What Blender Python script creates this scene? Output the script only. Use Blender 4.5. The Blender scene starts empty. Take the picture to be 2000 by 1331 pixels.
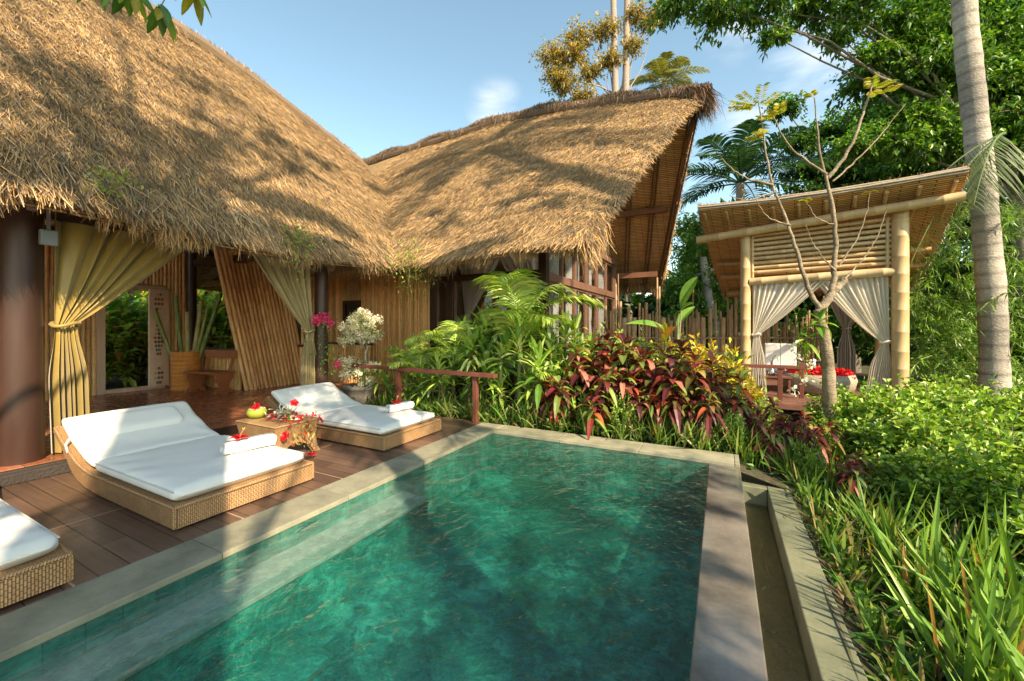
import bpy, math, random
import numpy as np
R = np.random.default_rng(7)
random.seed(7)
rad = math.radians
scene = bpy.context.scene
col = scene.collection
V = lambda *a: np.array(a, dtype=float)

def nrm(a):
    a = np.asarray(a, float)
    return a / np.maximum(np.linalg.norm(a, axis=-1, keepdims=True), 1e-9)

# ------------------------------------------------------------------ mesh builder
class MB:
    def __init__(s):
        s.v = []; s.c = []; s.uv = []; s.f = {3: [], 4: []}; s.n = 0; s.ng = []
    def add(s, v, f=None, c=(1, 1, 1), uv=None):
        v = np.asarray(v, float).reshape(-1, 3)
        c = np.asarray(c, float)
        if c.ndim == 1: c = np.tile(c, (len(v), 1))
        s.v.append(v); s.c.append(c)
        s.uv.append(np.zeros((len(v), 3)) if uv is None else np.asarray(uv, float))
        if f is not None:
            if not (isinstance(f, list) and isinstance(f[0], np.ndarray)): f = [f]
            for a in f:
                a = np.asarray(a, int)
                if a.size: s.f[a.shape[1]].append(a + s.n)
        s.n += len(v)
    def ngon(s, v, c=(1, 1, 1)):
        s.ng.append(list(range(s.n, s.n + len(v)))); s.add(v, None, c)
    def box(s, a, b, c=(1, 1, 1), jit=0):
        (x0, y0, z0), (x1, y1, z1) = a, b
        v = V([x0,y0,z0],[x1,y0,z0],[x1,y1,z0],[x0,y1,z0],[x0,y0,z1],[x1,y0,z1],[x1,y1,z1],[x0,y1,z1])
        if jit: c = np.array(c) * (1 + random.uniform(-jit, jit))
        s.add(v, [[0,3,2,1],[4,5,6,7],[0,1,5,4],[1,2,6,5],[2,3,7,6],[3,0,4,7]], c)
    def beam(s, p, q, w, h, c=(1, 1, 1), up=(0, 0, 1)):
        p = V(*p); q = V(*q); d = nrm(q - p); r = nrm(np.cross(d, up)); u = np.cross(r, d)
        v = [e + r*a*w/2 + u*b*h/2 for e in (p, q) for a, b in ((-1,-1),(1,-1),(1,1),(-1,1))]
        s.add(v, [[0,1,2,3],[4,7,6,5],[0,4,5,1],[1,5,6,2],[2,6,7,3],[3,7,4,0]], c)
    def tube(s, pts, rr, n=8, c=(1, 1, 1), cap=True):
        pts = np.asarray(pts, float); m = len(pts)
        rr = np.broadcast_to(np.asarray(rr, float), (m,))
        d = nrm(np.gradient(pts, axis=0))
        ref = V(0, 0, 1) if abs(d[0][2]) < .9 else V(1, 0, 0)
        r = nrm(np.cross(d, ref)); u = np.cross(d, r)
        a = np.linspace(0, 2*np.pi, n, endpoint=False)
        ring = pts[:, None] + (r[:, None]*np.cos(a)[None, :, None] + u[:, None]*np.sin(a)[None, :, None])*rr[:, None, None]
        c = np.asarray(c, float)
        if c.ndim == 2: c = np.repeat(c, n, axis=0)
        i = np.arange(m-1)[:, None]*n; j = np.arange(n)[None]; k = (j+1) % n
        f = np.stack([i+j, i+k, i+n+k, i+n+j], -1).reshape(-1, 4)
        L = np.concatenate([[0], np.cumsum(np.linalg.norm(np.diff(pts, axis=0), axis=1))])
        uv = np.zeros((m, n, 3)); uv[..., 0] = a[None]*.05; uv[..., 1] = L[:, None]
        s.add(ring.reshape(-1, 3), f, c, uv.reshape(-1, 3))
        if cap:
            cc = c if c.ndim == 1 else c[0]
            s.ngon(ring[0][::-1], cc if np.ndim(cc) == 1 else c[0])
            s.ngon(ring[-1], cc if np.ndim(cc) == 1 else c[-1])
    def grid(s, P, c=(1, 1, 1), uv=None, flip=False):
        P = np.asarray(P, float); a, b = P.shape[:2]
        i = np.arange(a-1)[:, None]*b; j = np.arange(b-1)[None]
        f = np.stack([i+j, i+j+1, i+b+j+1, i+b+j], -1).reshape(-1, 4)
        if flip: f = f[:, ::-1]
        if uv is None:
            uv = np.zeros((a, b, 3))
            uv[..., 0] = np.concatenate([np.zeros((1, b)), np.cumsum(np.linalg.norm(np.diff(P, axis=0), axis=2), 0)])
            uv[..., 1] = np.concatenate([np.zeros((a, 1)), np.cumsum(np.linalg.norm(np.diff(P, axis=1), axis=2), 1)], 1)
        c = np.asarray(c, float)
        if c.ndim == 3: c = c.reshape(-1, 3)
        s.add(P.reshape(-1, 3), f, c, uv.reshape(-1, 3))
    def lathe(s, prof, ctr=(0, 0, 0), n=24, c=(1, 1, 1), wob=0):
        prof = np.asarray(prof, float); a = np.linspace(0, 2*np.pi, n+1)
        P = np.zeros((len(prof), n+1, 3))
        rr = prof[:, 0][:, None]*(1+wob*np.sin(3*a+1)[None])
        P[..., 0] = ctr[0]+rr*np.cos(a); P[..., 1] = ctr[1]+rr*np.sin(a); P[..., 2] = ctr[2]+prof[:, 1][:, None]
        s.grid(P, c, flip=True)
    def build(s, name, mat, parent=None, smooth=False, bevel=0, loc=None):
        me = bpy.data.meshes.new(name)
        v = np.concatenate(s.v)
        me.vertices.add(len(v)); me.vertices.foreach_set('co', v.astype(np.float32).ravel())
        qs = [np.concatenate(s.f[k]) for k in (3, 4) if s.f[k]]
        loops = [q.ravel() for q in qs] + [np.array(g) for g in s.ng]
        sizes = [np.full(len(q), q.shape[1]) for q in qs] + [np.array([len(g)]) for g in s.ng]
        lp = np.concatenate(loops); sz = np.concatenate(sizes)
        me.loops.add(len(lp)); me.loops.foreach_set('vertex_index', lp.astype(np.int32))
        me.polygons.add(len(sz))
        st = np.concatenate([[0], np.cumsum(sz)[:-1]])
        me.polygons.foreach_set('loop_start', st.astype(np.int32))
        me.polygons.foreach_set('loop_total', sz.astype(np.int32))
        me.polygons.foreach_set('use_smooth', np.full(len(sz), bool(smooth)))
        me.update(calc_edges=True)
        c4 = np.ones((len(v), 4), np.float32); c4[:, :3] = np.concatenate(s.c)
        at = me.attributes.new('Col', 'FLOAT_COLOR', 'POINT'); at.data.foreach_set('color', c4.ravel())
        at = me.attributes.new('uvw', 'FLOAT_VECTOR', 'POINT'); at.data.foreach_set('vector', np.concatenate(s.uv).astype(np.float32).ravel())
        me.materials.append(mat)
        o = bpy.data.objects.new(name, me); col.objects.link(o)
        if parent: o.parent = parent
        if loc is not None: o.location = loc
        if bevel:
            m = o.modifiers.new('bevel', 'BEVEL'); m.width = bevel; m.segments = 2; m.limit_method = 'ANGLE'; m.angle_limit = rad(40)
        return o

def tag(o, label=None, cat=None, group=None, kind=None):
    if label: o['label'] = label
    if cat: o['category'] = cat
    if group: o['group'] = group
    if kind: o['kind'] = kind
    return o
def thing(name, label, cat, group=None, loc=(0, 0, 0), rz=0, sc=1):
    o = bpy.data.objects.new(name, None); col.objects.link(o); o.empty_display_size = .1
    o.location = loc; o.rotation_euler = (0, 0, rz); o.scale = (sc, sc, sc)
    return tag(o, label, cat, group)
def dup(root, loc, rz=0, sc=1, label=None, group=None):
    r = root.copy(); col.objects.link(r); r.location = loc; r.rotation_euler = (0, 0, rz)
    r.scale = (sc, sc, sc) if np.ndim(sc) == 0 else sc
    if label: r['label'] = label
    if group: r['group'] = group
    for ch in list(root.children):
        c = ch.copy(); col.objects.link(c); c.parent = r
        for g in ch.children:
            d = g.copy(); col.objects.link(d); d.parent = c
    return r

# ------------------------------------------------------------------ materials
class NT:
    def __init__(s, name):
        s.m = bpy.data.materials.new(name); s.m.use_nodes = True; s.t = s.m.node_tree
        s.t.nodes.clear(); s.out = s.N('ShaderNodeOutputMaterial')
    def N(s, ty, **k):
        n = s.t.nodes.new(ty)
        for a, b in k.items(): setattr(n, a, b)
        return n
    def L(s, a, b): s.t.links.new(a, b)
    def set(s, sock, val):
        if isinstance(val, bpy.types.NodeSocket): s.L(val, sock)
        else: sock.default_value = val
    def attr(s, name): 
        n = s.N('ShaderNodeAttribute', attribute_name=name); return n.outputs['Color'] if name == 'Col' else n.outputs['Vector']
    def obj(s): return s.N('ShaderNodeTexCoord').outputs['Object']
    def pos(s): return s.N('ShaderNodeNewGeometry').outputs['Position']
    def mapv(s, v, sc=(1, 1, 1), rot=(0, 0, 0), loc=(0, 0, 0)):
        n = s.N('ShaderNodeMapping'); s.L(v, n.inputs[0]); n.inputs['Scale'].default_value = sc
        n.inputs['Rotation'].default_value = rot; n.inputs['Location'].default_value = loc; return n.outputs[0]
    def noise(s, v, scale, detail=4, rough=.55, dist=0):
        n = s.N('ShaderNodeTexNoise'); s.L(v, n.inputs['Vector']); n.inputs['Scale'].default_value = scale
        n.inputs['Detail'].default_value = detail; n.inputs['Roughness'].default_value = rough; n.inputs['Distortion'].default_value = dist
        return n.outputs['Fac']
    def math(s, op, a, b=0., c=None):
        n = s.N('ShaderNodeMath', operation=op); s.set(n.inputs[0], a); s.set(n.inputs[1], b)
        if c is not None: s.set(n.inputs[2], c)
        return n.outputs[0]
    def ramp(s, f, pts):
        n = s.N('ShaderNodeValToRGB'); s.L(f, n.inputs[0]); e = n.color_ramp.elements
        while len(e) < len(pts): e.new(.5)
        for i, (p, c) in enumerate(pts):
            e[i].position = p; e[i].color = tuple(c) + (1,) if np.ndim(c) else (c, c, c, 1)
        return n.outputs[0]
    def mix(s, f, a, b, mode='MIX'):
        n = s.N('ShaderNodeMix', data_type='RGBA', blend_type=mode); s.set(n.inputs[0], f)
        s.set(n.inputs[6], a if isinstance(a, bpy.types.NodeSocket) else tuple(a) + (1,))
        s.set(n.inputs[7], b if isinstance(b, bpy.types.NodeSocket) else tuple(b) + (1,)); return n.outputs[2]
    def scale(s, c, f):   # colour * scalar
        n = s.N('ShaderNodeVectorMath', operation='SCALE'); s.L(c, n.inputs[0]); s.set(n.inputs['Scale'], f); return n.outputs[0]
    def bump(s, h, st=.5, d=.01, nrm_=None):
        n = s.N('ShaderNodeBump'); s.L(h, n.inputs['Height']); n.inputs['Strength'].default_value = st; n.inputs['Distance'].default_value = d
        if nrm_ is not None: s.L(nrm_, n.inputs['Normal'])
        return n.outputs[0]
    def bsdf(s, c, rough=.6, normal=None, **k):
        n = s.N('ShaderNodeBsdfPrincipled')
        s.set(n.inputs['Base Color'], c if isinstance(c, bpy.types.NodeSocket) else tuple(c) + (1,))
        s.set(n.inputs['Roughness'], rough)
        if normal is not None: s.L(normal, n.inputs['Normal'])
        for a, b in k.items(): s.set(n.inputs[a.replace('_', ' ')], b)
        return n.outputs[0]
    def schlick(s, nb=None, f0=.02):
        g = s.N('ShaderNodeNewGeometry'); d = s.N('ShaderNodeVectorMath', operation='DOT_PRODUCT')
        s.L(nb if nb is not None else g.outputs['Normal'], d.inputs[0]); s.L(g.outputs['Incoming'], d.inputs[1])
        k = s.math('SUBTRACT', 1., s.math('MINIMUM', s.math('ABSOLUTE', d.outputs['Value']), 1.))
        return s.math('MULTIPLY_ADD', s.math('POWER', k, 5.), 1-f0, f0)
    def done(s, sh): s.L(sh, s.out.inputs[0]); return s.m
    def brick(s, v, w, h, mort=.004, off=.5, c1=1., c2=.7, cm=.1):
        n = s.N('ShaderNodeTexBrick'); s.L(v, n.inputs['Vector']); n.offset = off
        n.inputs['Color1'].default_value = (c1, c1, c1, 1); n.inputs['Color2'].default_value = (c2, c2, c2, 1); n.inputs['Mortar'].default_value = (cm, cm, cm, 1)
        n.inputs['Scale'].default_value = 1; n.inputs['Brick Width'].default_value = w; n.inputs['Row Height'].default_value = h
        n.inputs['Mortar Size'].default_value = mort; n.inputs['Mortar Smooth'].default_value = .3
        return n.outputs['Color']

def m_attr(name, rough=.6, nsc=8, amt=.35, bs=.3, bd=.01, bsc=60, stretch=(1, 1, 1), spec=.4, uvw=False):
    t = NT(name); p = t.attr('uvw') if uvw else t.obj(); p = t.mapv(p, stretch)
    n = t.noise(p, nsc, 5); k = t.math('MULTIPLY_ADD', n, 2*amt, 1-amt)
    c = t.scale(t.attr('Col'), k)
    return t.done(t.bsdf(c, rough, t.bump(t.noise(p, bsc, 4), bs, bd), Specular_IOR_Level=spec))
def m_leaf(name, trans=.35, rough=.4):
    t = NT(name); c = t.attr('Col')
    k = t.math('MULTIPLY_ADD', t.noise(t.obj(), 9, 3), .7, .65); c = t.scale(c, k)
    b = t.bsdf(c, rough, Specular_IOR_Level=.45)
    tr = t.N('ShaderNodeBsdfTranslucent'); t.L(t.mix(1., c, (1.25, 1.2, .45), 'MULTIPLY'), tr.inputs[0])
    m = t.N('ShaderNodeMixShader'); m.inputs[0].default_value = trans; t.L(b, m.inputs[1]); t.L(tr.outputs[0], m.inputs[2])
    return t.done(m.outputs[0])
M = {}
M['leaf'] = m_leaf('leaf'); M['petal'] = m_leaf('petal', .25, .5); M['cloth_thin'] = None
M['bark'] = m_attr('bark', .9, 14, .6, 1., .02, 30, (1, 1, 2.0))
M['thatch'] = m_attr('thatch_straw', .9, 1.6, .28, 0., .01, 60, spec=.15)
M['bamboo'] = m_attr('bamboo_cane', .38, 7, .3, .15, .004, 90, (3, 3, .6), spec=.5)
M['darkwood'] = m_attr('dark_timber', .38, 5, .35, .2, .004, 60, (1, 1, .25))
M['wood'] = m_attr('stained_wood', .42, 5, .35, .25, .004, 50, (1, 1, .3))
M['fabric'] = m_attr('cotton_fabric', .85, 3, .06, .35, .004, 300, spec=.2)
M['stone'] = m_attr('rough_stone', .85, 6, .4, .8, .02, 40)
M['plain'] = m_attr('painted_surface', .5, 6, .12, .1, .002, 80)
M['metal'] = None
# thatch underlay sheet
t = NT('thatch_sheet'); p = t.attr('uvw')
n = t.noise(t.mapv(p, (14, 2.2, 1)), 3, 6, .7); n2 = t.noise(t.obj(), 1.3, 4)
c = t.ramp(n, [(.3, (.08, .05, .028)), (.5, (.30, .19, .09)), (.72, (.52, .35, .18))])
c = t.scale(c, t.math('MULTIPLY_ADD', n2, .9, .55))
M['sheet'] = t.done(t.bsdf(c, .95, t.bump(n, 1., .04), Specular_IOR_Level=.1))
# woven reed matting (rows of reeds tied at intervals)
t = NT('reed_matting'); p = t.attr('uvw')
br = t.brick(p, .42, .05, .009, .5, 1., .72, .10)
n = t.noise(t.mapv(p, (2, 40, 1)), 2, 4)
c = t.mix(t.math('MULTIPLY', n, 1.), (.68, .34, .13), (.92, .56, .25))
c = t.mix(1., c, br, 'MULTIPLY')
M['mat'] = t.done(t.bsdf(c, .65, t.bump(br, .9, .012)))
# wicker
t = NT('woven_wicker'); o_ = t.obj(); sp = t.N('ShaderNodeSeparateXYZ'); t.L(o_, sp.inputs[0])
h = t.math('ADD', sp.outputs[0], sp.outputs[1]); cb = t.N('ShaderNodeCombineXYZ')
t.L(t.math('ADD', h, t.math('MULTIPLY', t.math('SUBTRACT', sp.outputs[0], sp.outputs[1]), .0)), cb.inputs[1])
gn = t.N('ShaderNodeNewGeometry'); sn = t.N('ShaderNodeSeparateXYZ'); t.L(gn.outputs['Normal'], sn.inputs[0])
top = t.math('GREATER_THAN', t.math('ABSOLUTE', sn.outputs[2]), .7)
alt = t.math('SUBTRACT', sp.outputs[0], sp.outputs[1])
zz = t.math('ADD', t.math('MULTIPLY', sp.outputs[2], t.math('SUBTRACT', 1., top)), t.math('MULTIPLY', alt, top))
t.L(zz, cb.inputs[0])
br = t.brick(cb.outputs[0], .034, .0135, .0026, .5, 1., .76, .16)
n = t.noise(o_, 5, 4); n2 = t.noise(o_, 60, 2)
c = t.mix(n, (.40, .21, .09), (.74, .45, .22)); c = t.scale(c, t.math('MULTIPLY_ADD', n2, .6, .7))
c = t.mix(.85, c, br, 'MULTIPLY')
M['wicker'] = t.done(t.bsdf(c, .5, t.bump(br, .9, .006), Specular_IOR_Level=.4))
# timber decks
def deck_mat(name, ca, cb_, rough, along='x', w=.145):
    t = NT(name); p = t.pos(); q = t.mapv(p, rot=(0, 0, 0 if along == 'x' else rad(90)))
    br = t.brick(q, 2.76, w, .0035, .37, 1., .62, .06)
    st = t.brick(t.mapv(q, loc=(0, .02, 0)), 2.2, .93, .006, .5, 0., 0., 1.)
    n = t.noise(t.mapv(q, (1.2, 26, 1)), 1.2, 6, .6); n2 = t.noise(p, 1.6, 4); n3 = t.noise(p, 14, 5, .7)
    c = t.mix(n, ca, cb_); c = t.mix(1., c, br, 'MULTIPLY'); c = t.scale(c, t.math('MULTIPLY_ADD', n2, 1.1, .5))
    c = t.scale(c, t.math('MULTIPLY_ADD', n3, .35, .83))
    c = t.mix(t.math('MULTIPLY', st, .8), c, (.5, .33, .2))
    r = t.math('MULTIPLY_ADD', n3, .35, rough-.15)
    return t.done(t.bsdf(c, r, t.bump(t.math('ADD', br, t.math('MULTIPLY', n3, .25)), .35, .006), Specular_IOR_Level=.5))
M['deck'] = deck_mat('weathered_deck', (.085, .048, .034), (.23, .135, .09), .36)
M['floor'] = deck_mat('polished_floor', (.34, .10, .045), (.55, .22, .12), .24, 'x', .19)
# stone coping
t = NT('sandstone_coping'); p = t.pos(); n = t.noise(p, 3, 6, .6); n2 = t.noise(p, 40, 4, .7); n3 = t.noise(t.mapv(p, (1, .3, 1)), 6, 5, .6, 1)
c = t.ramp(n, [(.3, (.17, .165, .115)), (.5, (.31, .285, .2)), (.7, (.44, .385, .27))])
c = t.scale(c, t.math('MULTIPLY_ADD', n2, .5, .75)); c = t.mix(t.math('MULTIPLY', n3, .5), c, (.2, .2, .15))
c = t.scale(c, t.attr('Col'))if False else t.mix(1., c, t.attr('Col'), 'MULTIPLY')
M['coping'] = t.done(t.bsdf(c, .6, t.bump(n2, .35, .006)))
# pool stone tiles
def tile_mat(name, deep, mid, lite, horiz):
    t = NT(name); p = t.pos(); sp = t.N('ShaderNodeSeparateXYZ'); t.L(p, sp.inputs[0]); cb = t.N('ShaderNodeCombineXYZ')
    if horiz: t.L(sp.outputs[0], cb.inputs[0]); t.L(sp.outputs[1], cb.inputs[1])
    else: t.L(t.math('ADD', sp.outputs[0], sp.outputs[1]), cb.inputs[0]); t.L(t.math('MULTIPLY_ADD', sp.outputs[2], 1., .01), cb.inputs[1])
    br = t.brick(cb.outputs[0], .15, .15, .003, 0., 1., .7, .35)
    n = t.noise(p, 1.3, 3, .5); n2 = t.noise(p, 9, 5, .65, .6); n3 = t.noise(p, 3.2, 4)
    c = t.ramp(n2, [(.32, deep), (.5, mid), (.66, lite)])
    c = t.scale(c, t.math('MULTIPLY_ADD', n, 1.2, .4))
    rust = t.ramp(t.noise(t.mapv(p, loc=(7, 3, 1)), 7, 4), [(.62, 0.), (.7, 1.)])
    c = t.mix(t.math('MULTIPLY', rust, .55), c, (.3, .2, .07))
    vo = t.N('ShaderNodeTexVoronoi', feature='DISTANCE_TO_EDGE'); vo.inputs['Scale'].default_value = 5.5
    wq = t.mapv(p); nn = t.N('ShaderNodeTexNoise'); nn.inputs['Scale'].default_value = 4; t.L(wq, nn.inputs['Vector'])
    va = t.N('ShaderNodeVectorMath', operation='MULTIPLY_ADD'); t.L(nn.outputs['Color'], va.inputs[0]); va.inputs[1].default_value = (.35, .35, .35); t.L(wq, va.inputs[2])
    t.L(va.outputs[0], vo.inputs['Vector'])
    c = t.mix(.35 if horiz else 1., c, br, 'MULTIPLY')
    return t.done(t.bsdf(c, .5, t.bump(br, .3, .004)))
M['tile_wall'] = tile_mat('green_stone_wall_tile', (.02, .13, .11), (.05, .27, .22), (.16, .44, .36), False)
M['tile_deep'] = tile_mat('dark_green_stone_tile', (.003, .06, .05), (.01, .12, .1), (.04, .24, .19), False)
t = NT('green_stone_floor_tile'); p = t.pos(); n1 = t.noise(p, 1.1, 4, .6, .5); n2 = t.noise(p, 7, 5, .7, 1.2); n3 = t.noise(t.mapv(p, (1, 2.2, 1), (0, 0, rad(25))), 26, 3, .6, 1.5)
k = t.math('MULTIPLY_ADD', n2, .45, t.math('MULTIPLY', n1, .55)); k = t.math('MULTIPLY_ADD', t.math('SUBTRACT', n3, .5), .22, k)  # tile mottling, with caustic-like light patches and streaks put into the colour
c = t.ramp(k, [(.38, (.002, .05, .04)), (.5, (.007, .14, .11)), (.62, (.07, .44, .33))])
sp = t.N('ShaderNodeSeparateXYZ'); t.L(p, sp.inputs[0])
br = t.brick(p, .3, .3, .004, 0., 1., .86, .6); c = t.mix(.6, c, br, 'MULTIPLY')
rust = t.ramp(t.noise(t.mapv(p, loc=(7, 3, 1)), 6, 4), [(.64, 0.), (.7, 1.)]); c = t.mix(t.math('MULTIPLY', rust, .45), c, (.25, .2, .06))
M['tile_floor'] = t.done(t.bsdf(c, .6))
t = NT('grey_ledge_stone'); p = t.pos(); c = t.ramp(t.noise(p, 10, 5, .7), [(.3, (.26, .215, .19)), (.7, (.60, .52, .46))])
M['ledge'] = t.done(t.bsdf(c, .6))
t = NT('wet_weir_stone'); p = t.pos(); n = t.noise(p, 2.2, 5); c = t.ramp(n, [(.3, (.085, .075, .064)), (.7, (.25, .22, .185))])
c = t.scale(c, t.math('MULTIPLY_ADD', t.noise(p, 30, 5, .7), .5, .75))
M['weir'] = t.done(t.bsdf(c, .12, t.bump(t.noise(p, 22, 4), .12, .006), Specular_IOR_Level=.7))
# water
def water(name, tint, sc, st):
    t = NT(name); p = t.pos()
    h = t.math('ADD', t.noise(t.mapv(p, (1, .7, 1)), sc, 3, .5, .4), t.math('MULTIPLY', t.noise(p, sc*3.4, 2), .3))
    h = t.math('ADD', h, t.math('MULTIPLY', t.noise(t.mapv(p, (1, .5, 1), (0, 0, .5)), sc*.4, 2, .5, .6), 1.2)); nb = t.bump(h, st, .023)
    gl = t.N('ShaderNodeBsdfGlossy'); gl.inputs['Roughness'].default_value = .02; t.L(nb, gl.inputs['Normal'])
    tr = t.N('ShaderNodeBsdfTransparent'); 
    g = t.N('ShaderNodeNewGeometry'); d = t.N('ShaderNodeVectorMath', operation='DOT_PRODUCT'); t.L(g.outputs['Normal'], d.inputs[0]); t.L(g.outputs['Incoming'], d.inputs[1])
    pl = t.math('DIVIDE', 1., t.math('MAXIMUM', t.math('ABSOLUTE', d.outputs['Value']), .2)); cbn = t.N('ShaderNodeCombineColor')
    for i_ in range(3): t.L(t.math('POWER', tint[i_], pl), cbn.inputs[i_])
    t.L(cbn.outputs[0], tr.inputs[0])
    rf = t.N('ShaderNodeBsdfRefraction'); rf.inputs['IOR'].default_value = 1.33; rf.inputs['Roughness'].default_value = .02; t.L(nb, rf.inputs['Normal']); t.L(cbn.outputs[0], rf.inputs[0])
    mr = t.N('ShaderNodeMixShader'); mr.inputs[0].default_value = .38; t.L(tr.outputs[0], mr.inputs[1]); t.L(rf.outputs[0], mr.inputs[2])
    m = t.N('ShaderNodeMixShader'); t.L(t.schlick(nb, .06), m.inputs[0]); t.L(mr.outputs[0], m.inputs[1]); t.L(gl.outputs[0], m.inputs[2])
    return t.done(m.outputs[0])
M['water'] = water('pool_water', (.84, .97, .95), 11, 1.)
M['channel_water'] = water('channel_water', (.88, .9, .8), 16, 1.)
def glass(name, tint=.92, ior=1.45):
    t = NT(name); tr = t.N('ShaderNodeBsdfTransparent'); tr.inputs[0].default_value = (tint, tint, tint, 1)
    gl = t.N('ShaderNodeBsdfGlossy'); gl.inputs['Roughness'].default_value = .01
    m = t.N('ShaderNodeMixShader'); t.L(t.schlick(None, .045), m.inputs[0]); t.L(tr.outputs[0], m.inputs[1]); t.L(gl.outputs[0], m.inputs[2])
    return t.done(m.outputs[0])
M['glass'] = glass('window_glass')
t = NT('soil_and_litter'); p = t.pos(); n = t.noise(p, 9, 7, .7); n2 = t.noise(p, .6, 3)
c = t.ramp(n, [(.3, (.02, .014, .008)), (.5, (.07, .05, .028)), (.75, (.17, .13, .07))])
c = t.mix(t.ramp(n2, [(.4, 0.), (.65, .7)]), c, (.05, .08, .02))
M['soil'] = t.done(t.bsdf(c, .95, t.bump(n, .9, .04)))
t = NT('sheer_white_cloth'); b = t.bsdf(t.attr('Col'), .8, t.bump(t.noise(t.obj(), 200, 2), .1, .002), Specular_IOR_Level=.1)
tr = t.N('ShaderNodeBsdfTranslucent'); t.L(t.attr('Col'), tr.inputs[0]); m = t.N('ShaderNodeMixShader'); m.inputs[0].default_value = .4
t.L(b, m.inputs[1]); t.L(tr.outputs[0], m.inputs[2]); M['sheer'] = t.done(m.outputs[0])
t = NT('gold_curtain_cloth'); c = t.scale(t.attr('Col'), t.math('MULTIPLY_ADD', t.noise(t.obj(), 3, 4), .6, .7))
M['gold'] = t.done(t.bsdf(c, .42, t.bump(t.noise(t.mapv(t.obj(), (1, 1, .3)), 30, 3), .15, .006), Sheen_Weight=.4))
t = NT('chrome'); M['metal'] = t.done(t.bsdf((.6, .6, .6), .15, Metallic=1.))

# ------------------------------------------------------------------ foliage
def leaves(mb, B, D, L, W, C, K=1, droop=0., fold=.25, prof='ellipse', U=None, mid=True, curl=0.):
    B = np.asarray(B, float); N = len(B); D = nrm(np.broadcast_to(D, (N, 3)))
    L = np.broadcast_to(L, (N,)).astype(float); W = np.broadcast_to(W, (N,)).astype(float)
    dr = np.broadcast_to(droop, (N,)).astype(float)
    if U is None: U = nrm(R.normal(size=(N, 3))*.5 + V(0, 0, 1))
    S = nrm(np.cross(D, U)); Nn = nrm(np.cross(S, D))
    C = np.broadcast_to(np.asarray(C, float), (N, 3))
    if K == 1:
        tip = B + D*L[:, None] - V(0, 0, 1)*(dr*L)[:, None]
        c = B + D*(L*.45)[:, None] + Nn*(fold*W)[:, None]*.6
        v = np.stack([B, c - S*(W/2)[:, None], tip, c + S*(W/2)[:, None]], 1).reshape(-1, 3)
        f = (np.arange(N)*4)[:, None] + np.arange(4)[None]
        mb.add(v, f, np.repeat(C, 4, 0)); return
    tt = np.linspace(0, 1, K+1)
    if prof == 'ellipse': w = np.sin(np.pi*np.clip(tt*.97+.015, 0, 1))**.75
    elif prof == 'strap': w = np.minimum(1, (1-tt)*3)**.7 * np.minimum(1, .55+tt*2)
    else: w = np.sin(np.pi*np.clip(tt, 0, 1)**.7)**.8
    w = np.maximum(w, .03)
    ctr = B[:, None] + D[:, None]*(L[:, None]*(tt - curl*tt**3))[..., None] - V(0, 0, 1)*(dr[:, None]*L[:, None]*tt**2)[..., None]
    hw = (W[:, None]/2*w)[..., None]
    l = ctr - S[:, None]*hw + Nn[:, None]*hw*fold*2; r = ctr + S[:, None]*hw + Nn[:, None]*hw*fold*2
    if mid:
        v = np.stack([l, ctr, r], 2); q = 3
        cc = np.stack([C, C*1.25, C], 1)[:, None].repeat(K+1, 1)
    else:
        v = np.stack([l, r], 2); q = 2; cc = np.stack([C, C], 1)[:, None].repeat(K+1, 1)
    f = []
    for k in range(K):
        for j in range(q-1):
            a = k*q+j; f.append([a, a+1, a+q+1, a+q])
    F = (np.arange(N)*(K+1)*q)[:, None, None] + np.array(f)[None]
    mb.add(v.reshape(-1, 3), F.reshape(-1, 4), cc.reshape(-1, 3))
def pal(cols, n, j=.25):
    cols = np.asarray(cols, float); c = cols[R.integers(0, len(cols), n)]
    return c*(1 + R.uniform(-j, j, (n, 1)))
def rdir(n, flat=1.):
    d = R.normal(size=(n, 3)); d[:, 2] *= flat; return nrm(d)

GREEN = [(.065, .17, .018), (.10, .23, .025), (.045, .13, .018), (.14, .27, .035)]
DARKG = [(.018, .06, .012), (.03, .09, .015), (.05, .13, .02)]
LITE = [(.22, .38, .04), (.15, .31, .03), (.30, .43, .07), (.10, .24, .025)]

def crown(mb, clumps, n, L, W, cols, flat=.75, droop=.3, narrow=False, twig=None, K=1):
    for (x, y, z, r) in clumps:
        m = int(n*(r**1.6)) + 10
        nt = max(8, m//14)
        td = rdir(nt, flat); te = td*(R.uniform(.35, 1.05, (nt, 1)))*r; te[:, 2] *= .75
        k = R.integers(0, nt, m); t_ = R.uniform(.35, 1.05, m)[:, None]
        B = V(x, y, z) + te[k]*t_ + R.normal(size=(m, 3))*.05*r
        D = nrm(td[k]*.7 + R.normal(size=(m, 3))*.75 + V(0, 0, -droop))
        shade = .75 + .6*np.clip((B[:, 2]-z)/(r)+.4, 0, 1)  # crown shading put into the leaf colour: lighter upper leaves, darker lower ones
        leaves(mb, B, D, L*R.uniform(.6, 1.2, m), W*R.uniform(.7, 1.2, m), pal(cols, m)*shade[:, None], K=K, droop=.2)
        if twig is not None:
            for e in te[:10]: twig.tube([V(x, y, z), V(x, y, z)+e*.5+V(0, 0, .05), V(x, y, z)+e*.95], [.018, .012, .004], 4, (.16, .12, .08), cap=False)

def limb(mb, p, q, r0, r1, c, wob=.08, n=7, seg=8):
    p = V(*p); q = V(*q); t_ = np.linspace(0, 1, n)[:, None]; L = np.linalg.norm(q-p)
    w = np.cumsum(R.normal(size=(n, 3)), 0)*wob*L/n*np.sin(np.pi*t_)
    pts = p+(q-p)*t_+w+V(0, 0, 1)*(.06*L*np.sin(np.pi*t_))
    mb.tube(pts, np.linspace(r0, r1, n), seg, c)
    return pts

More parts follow.
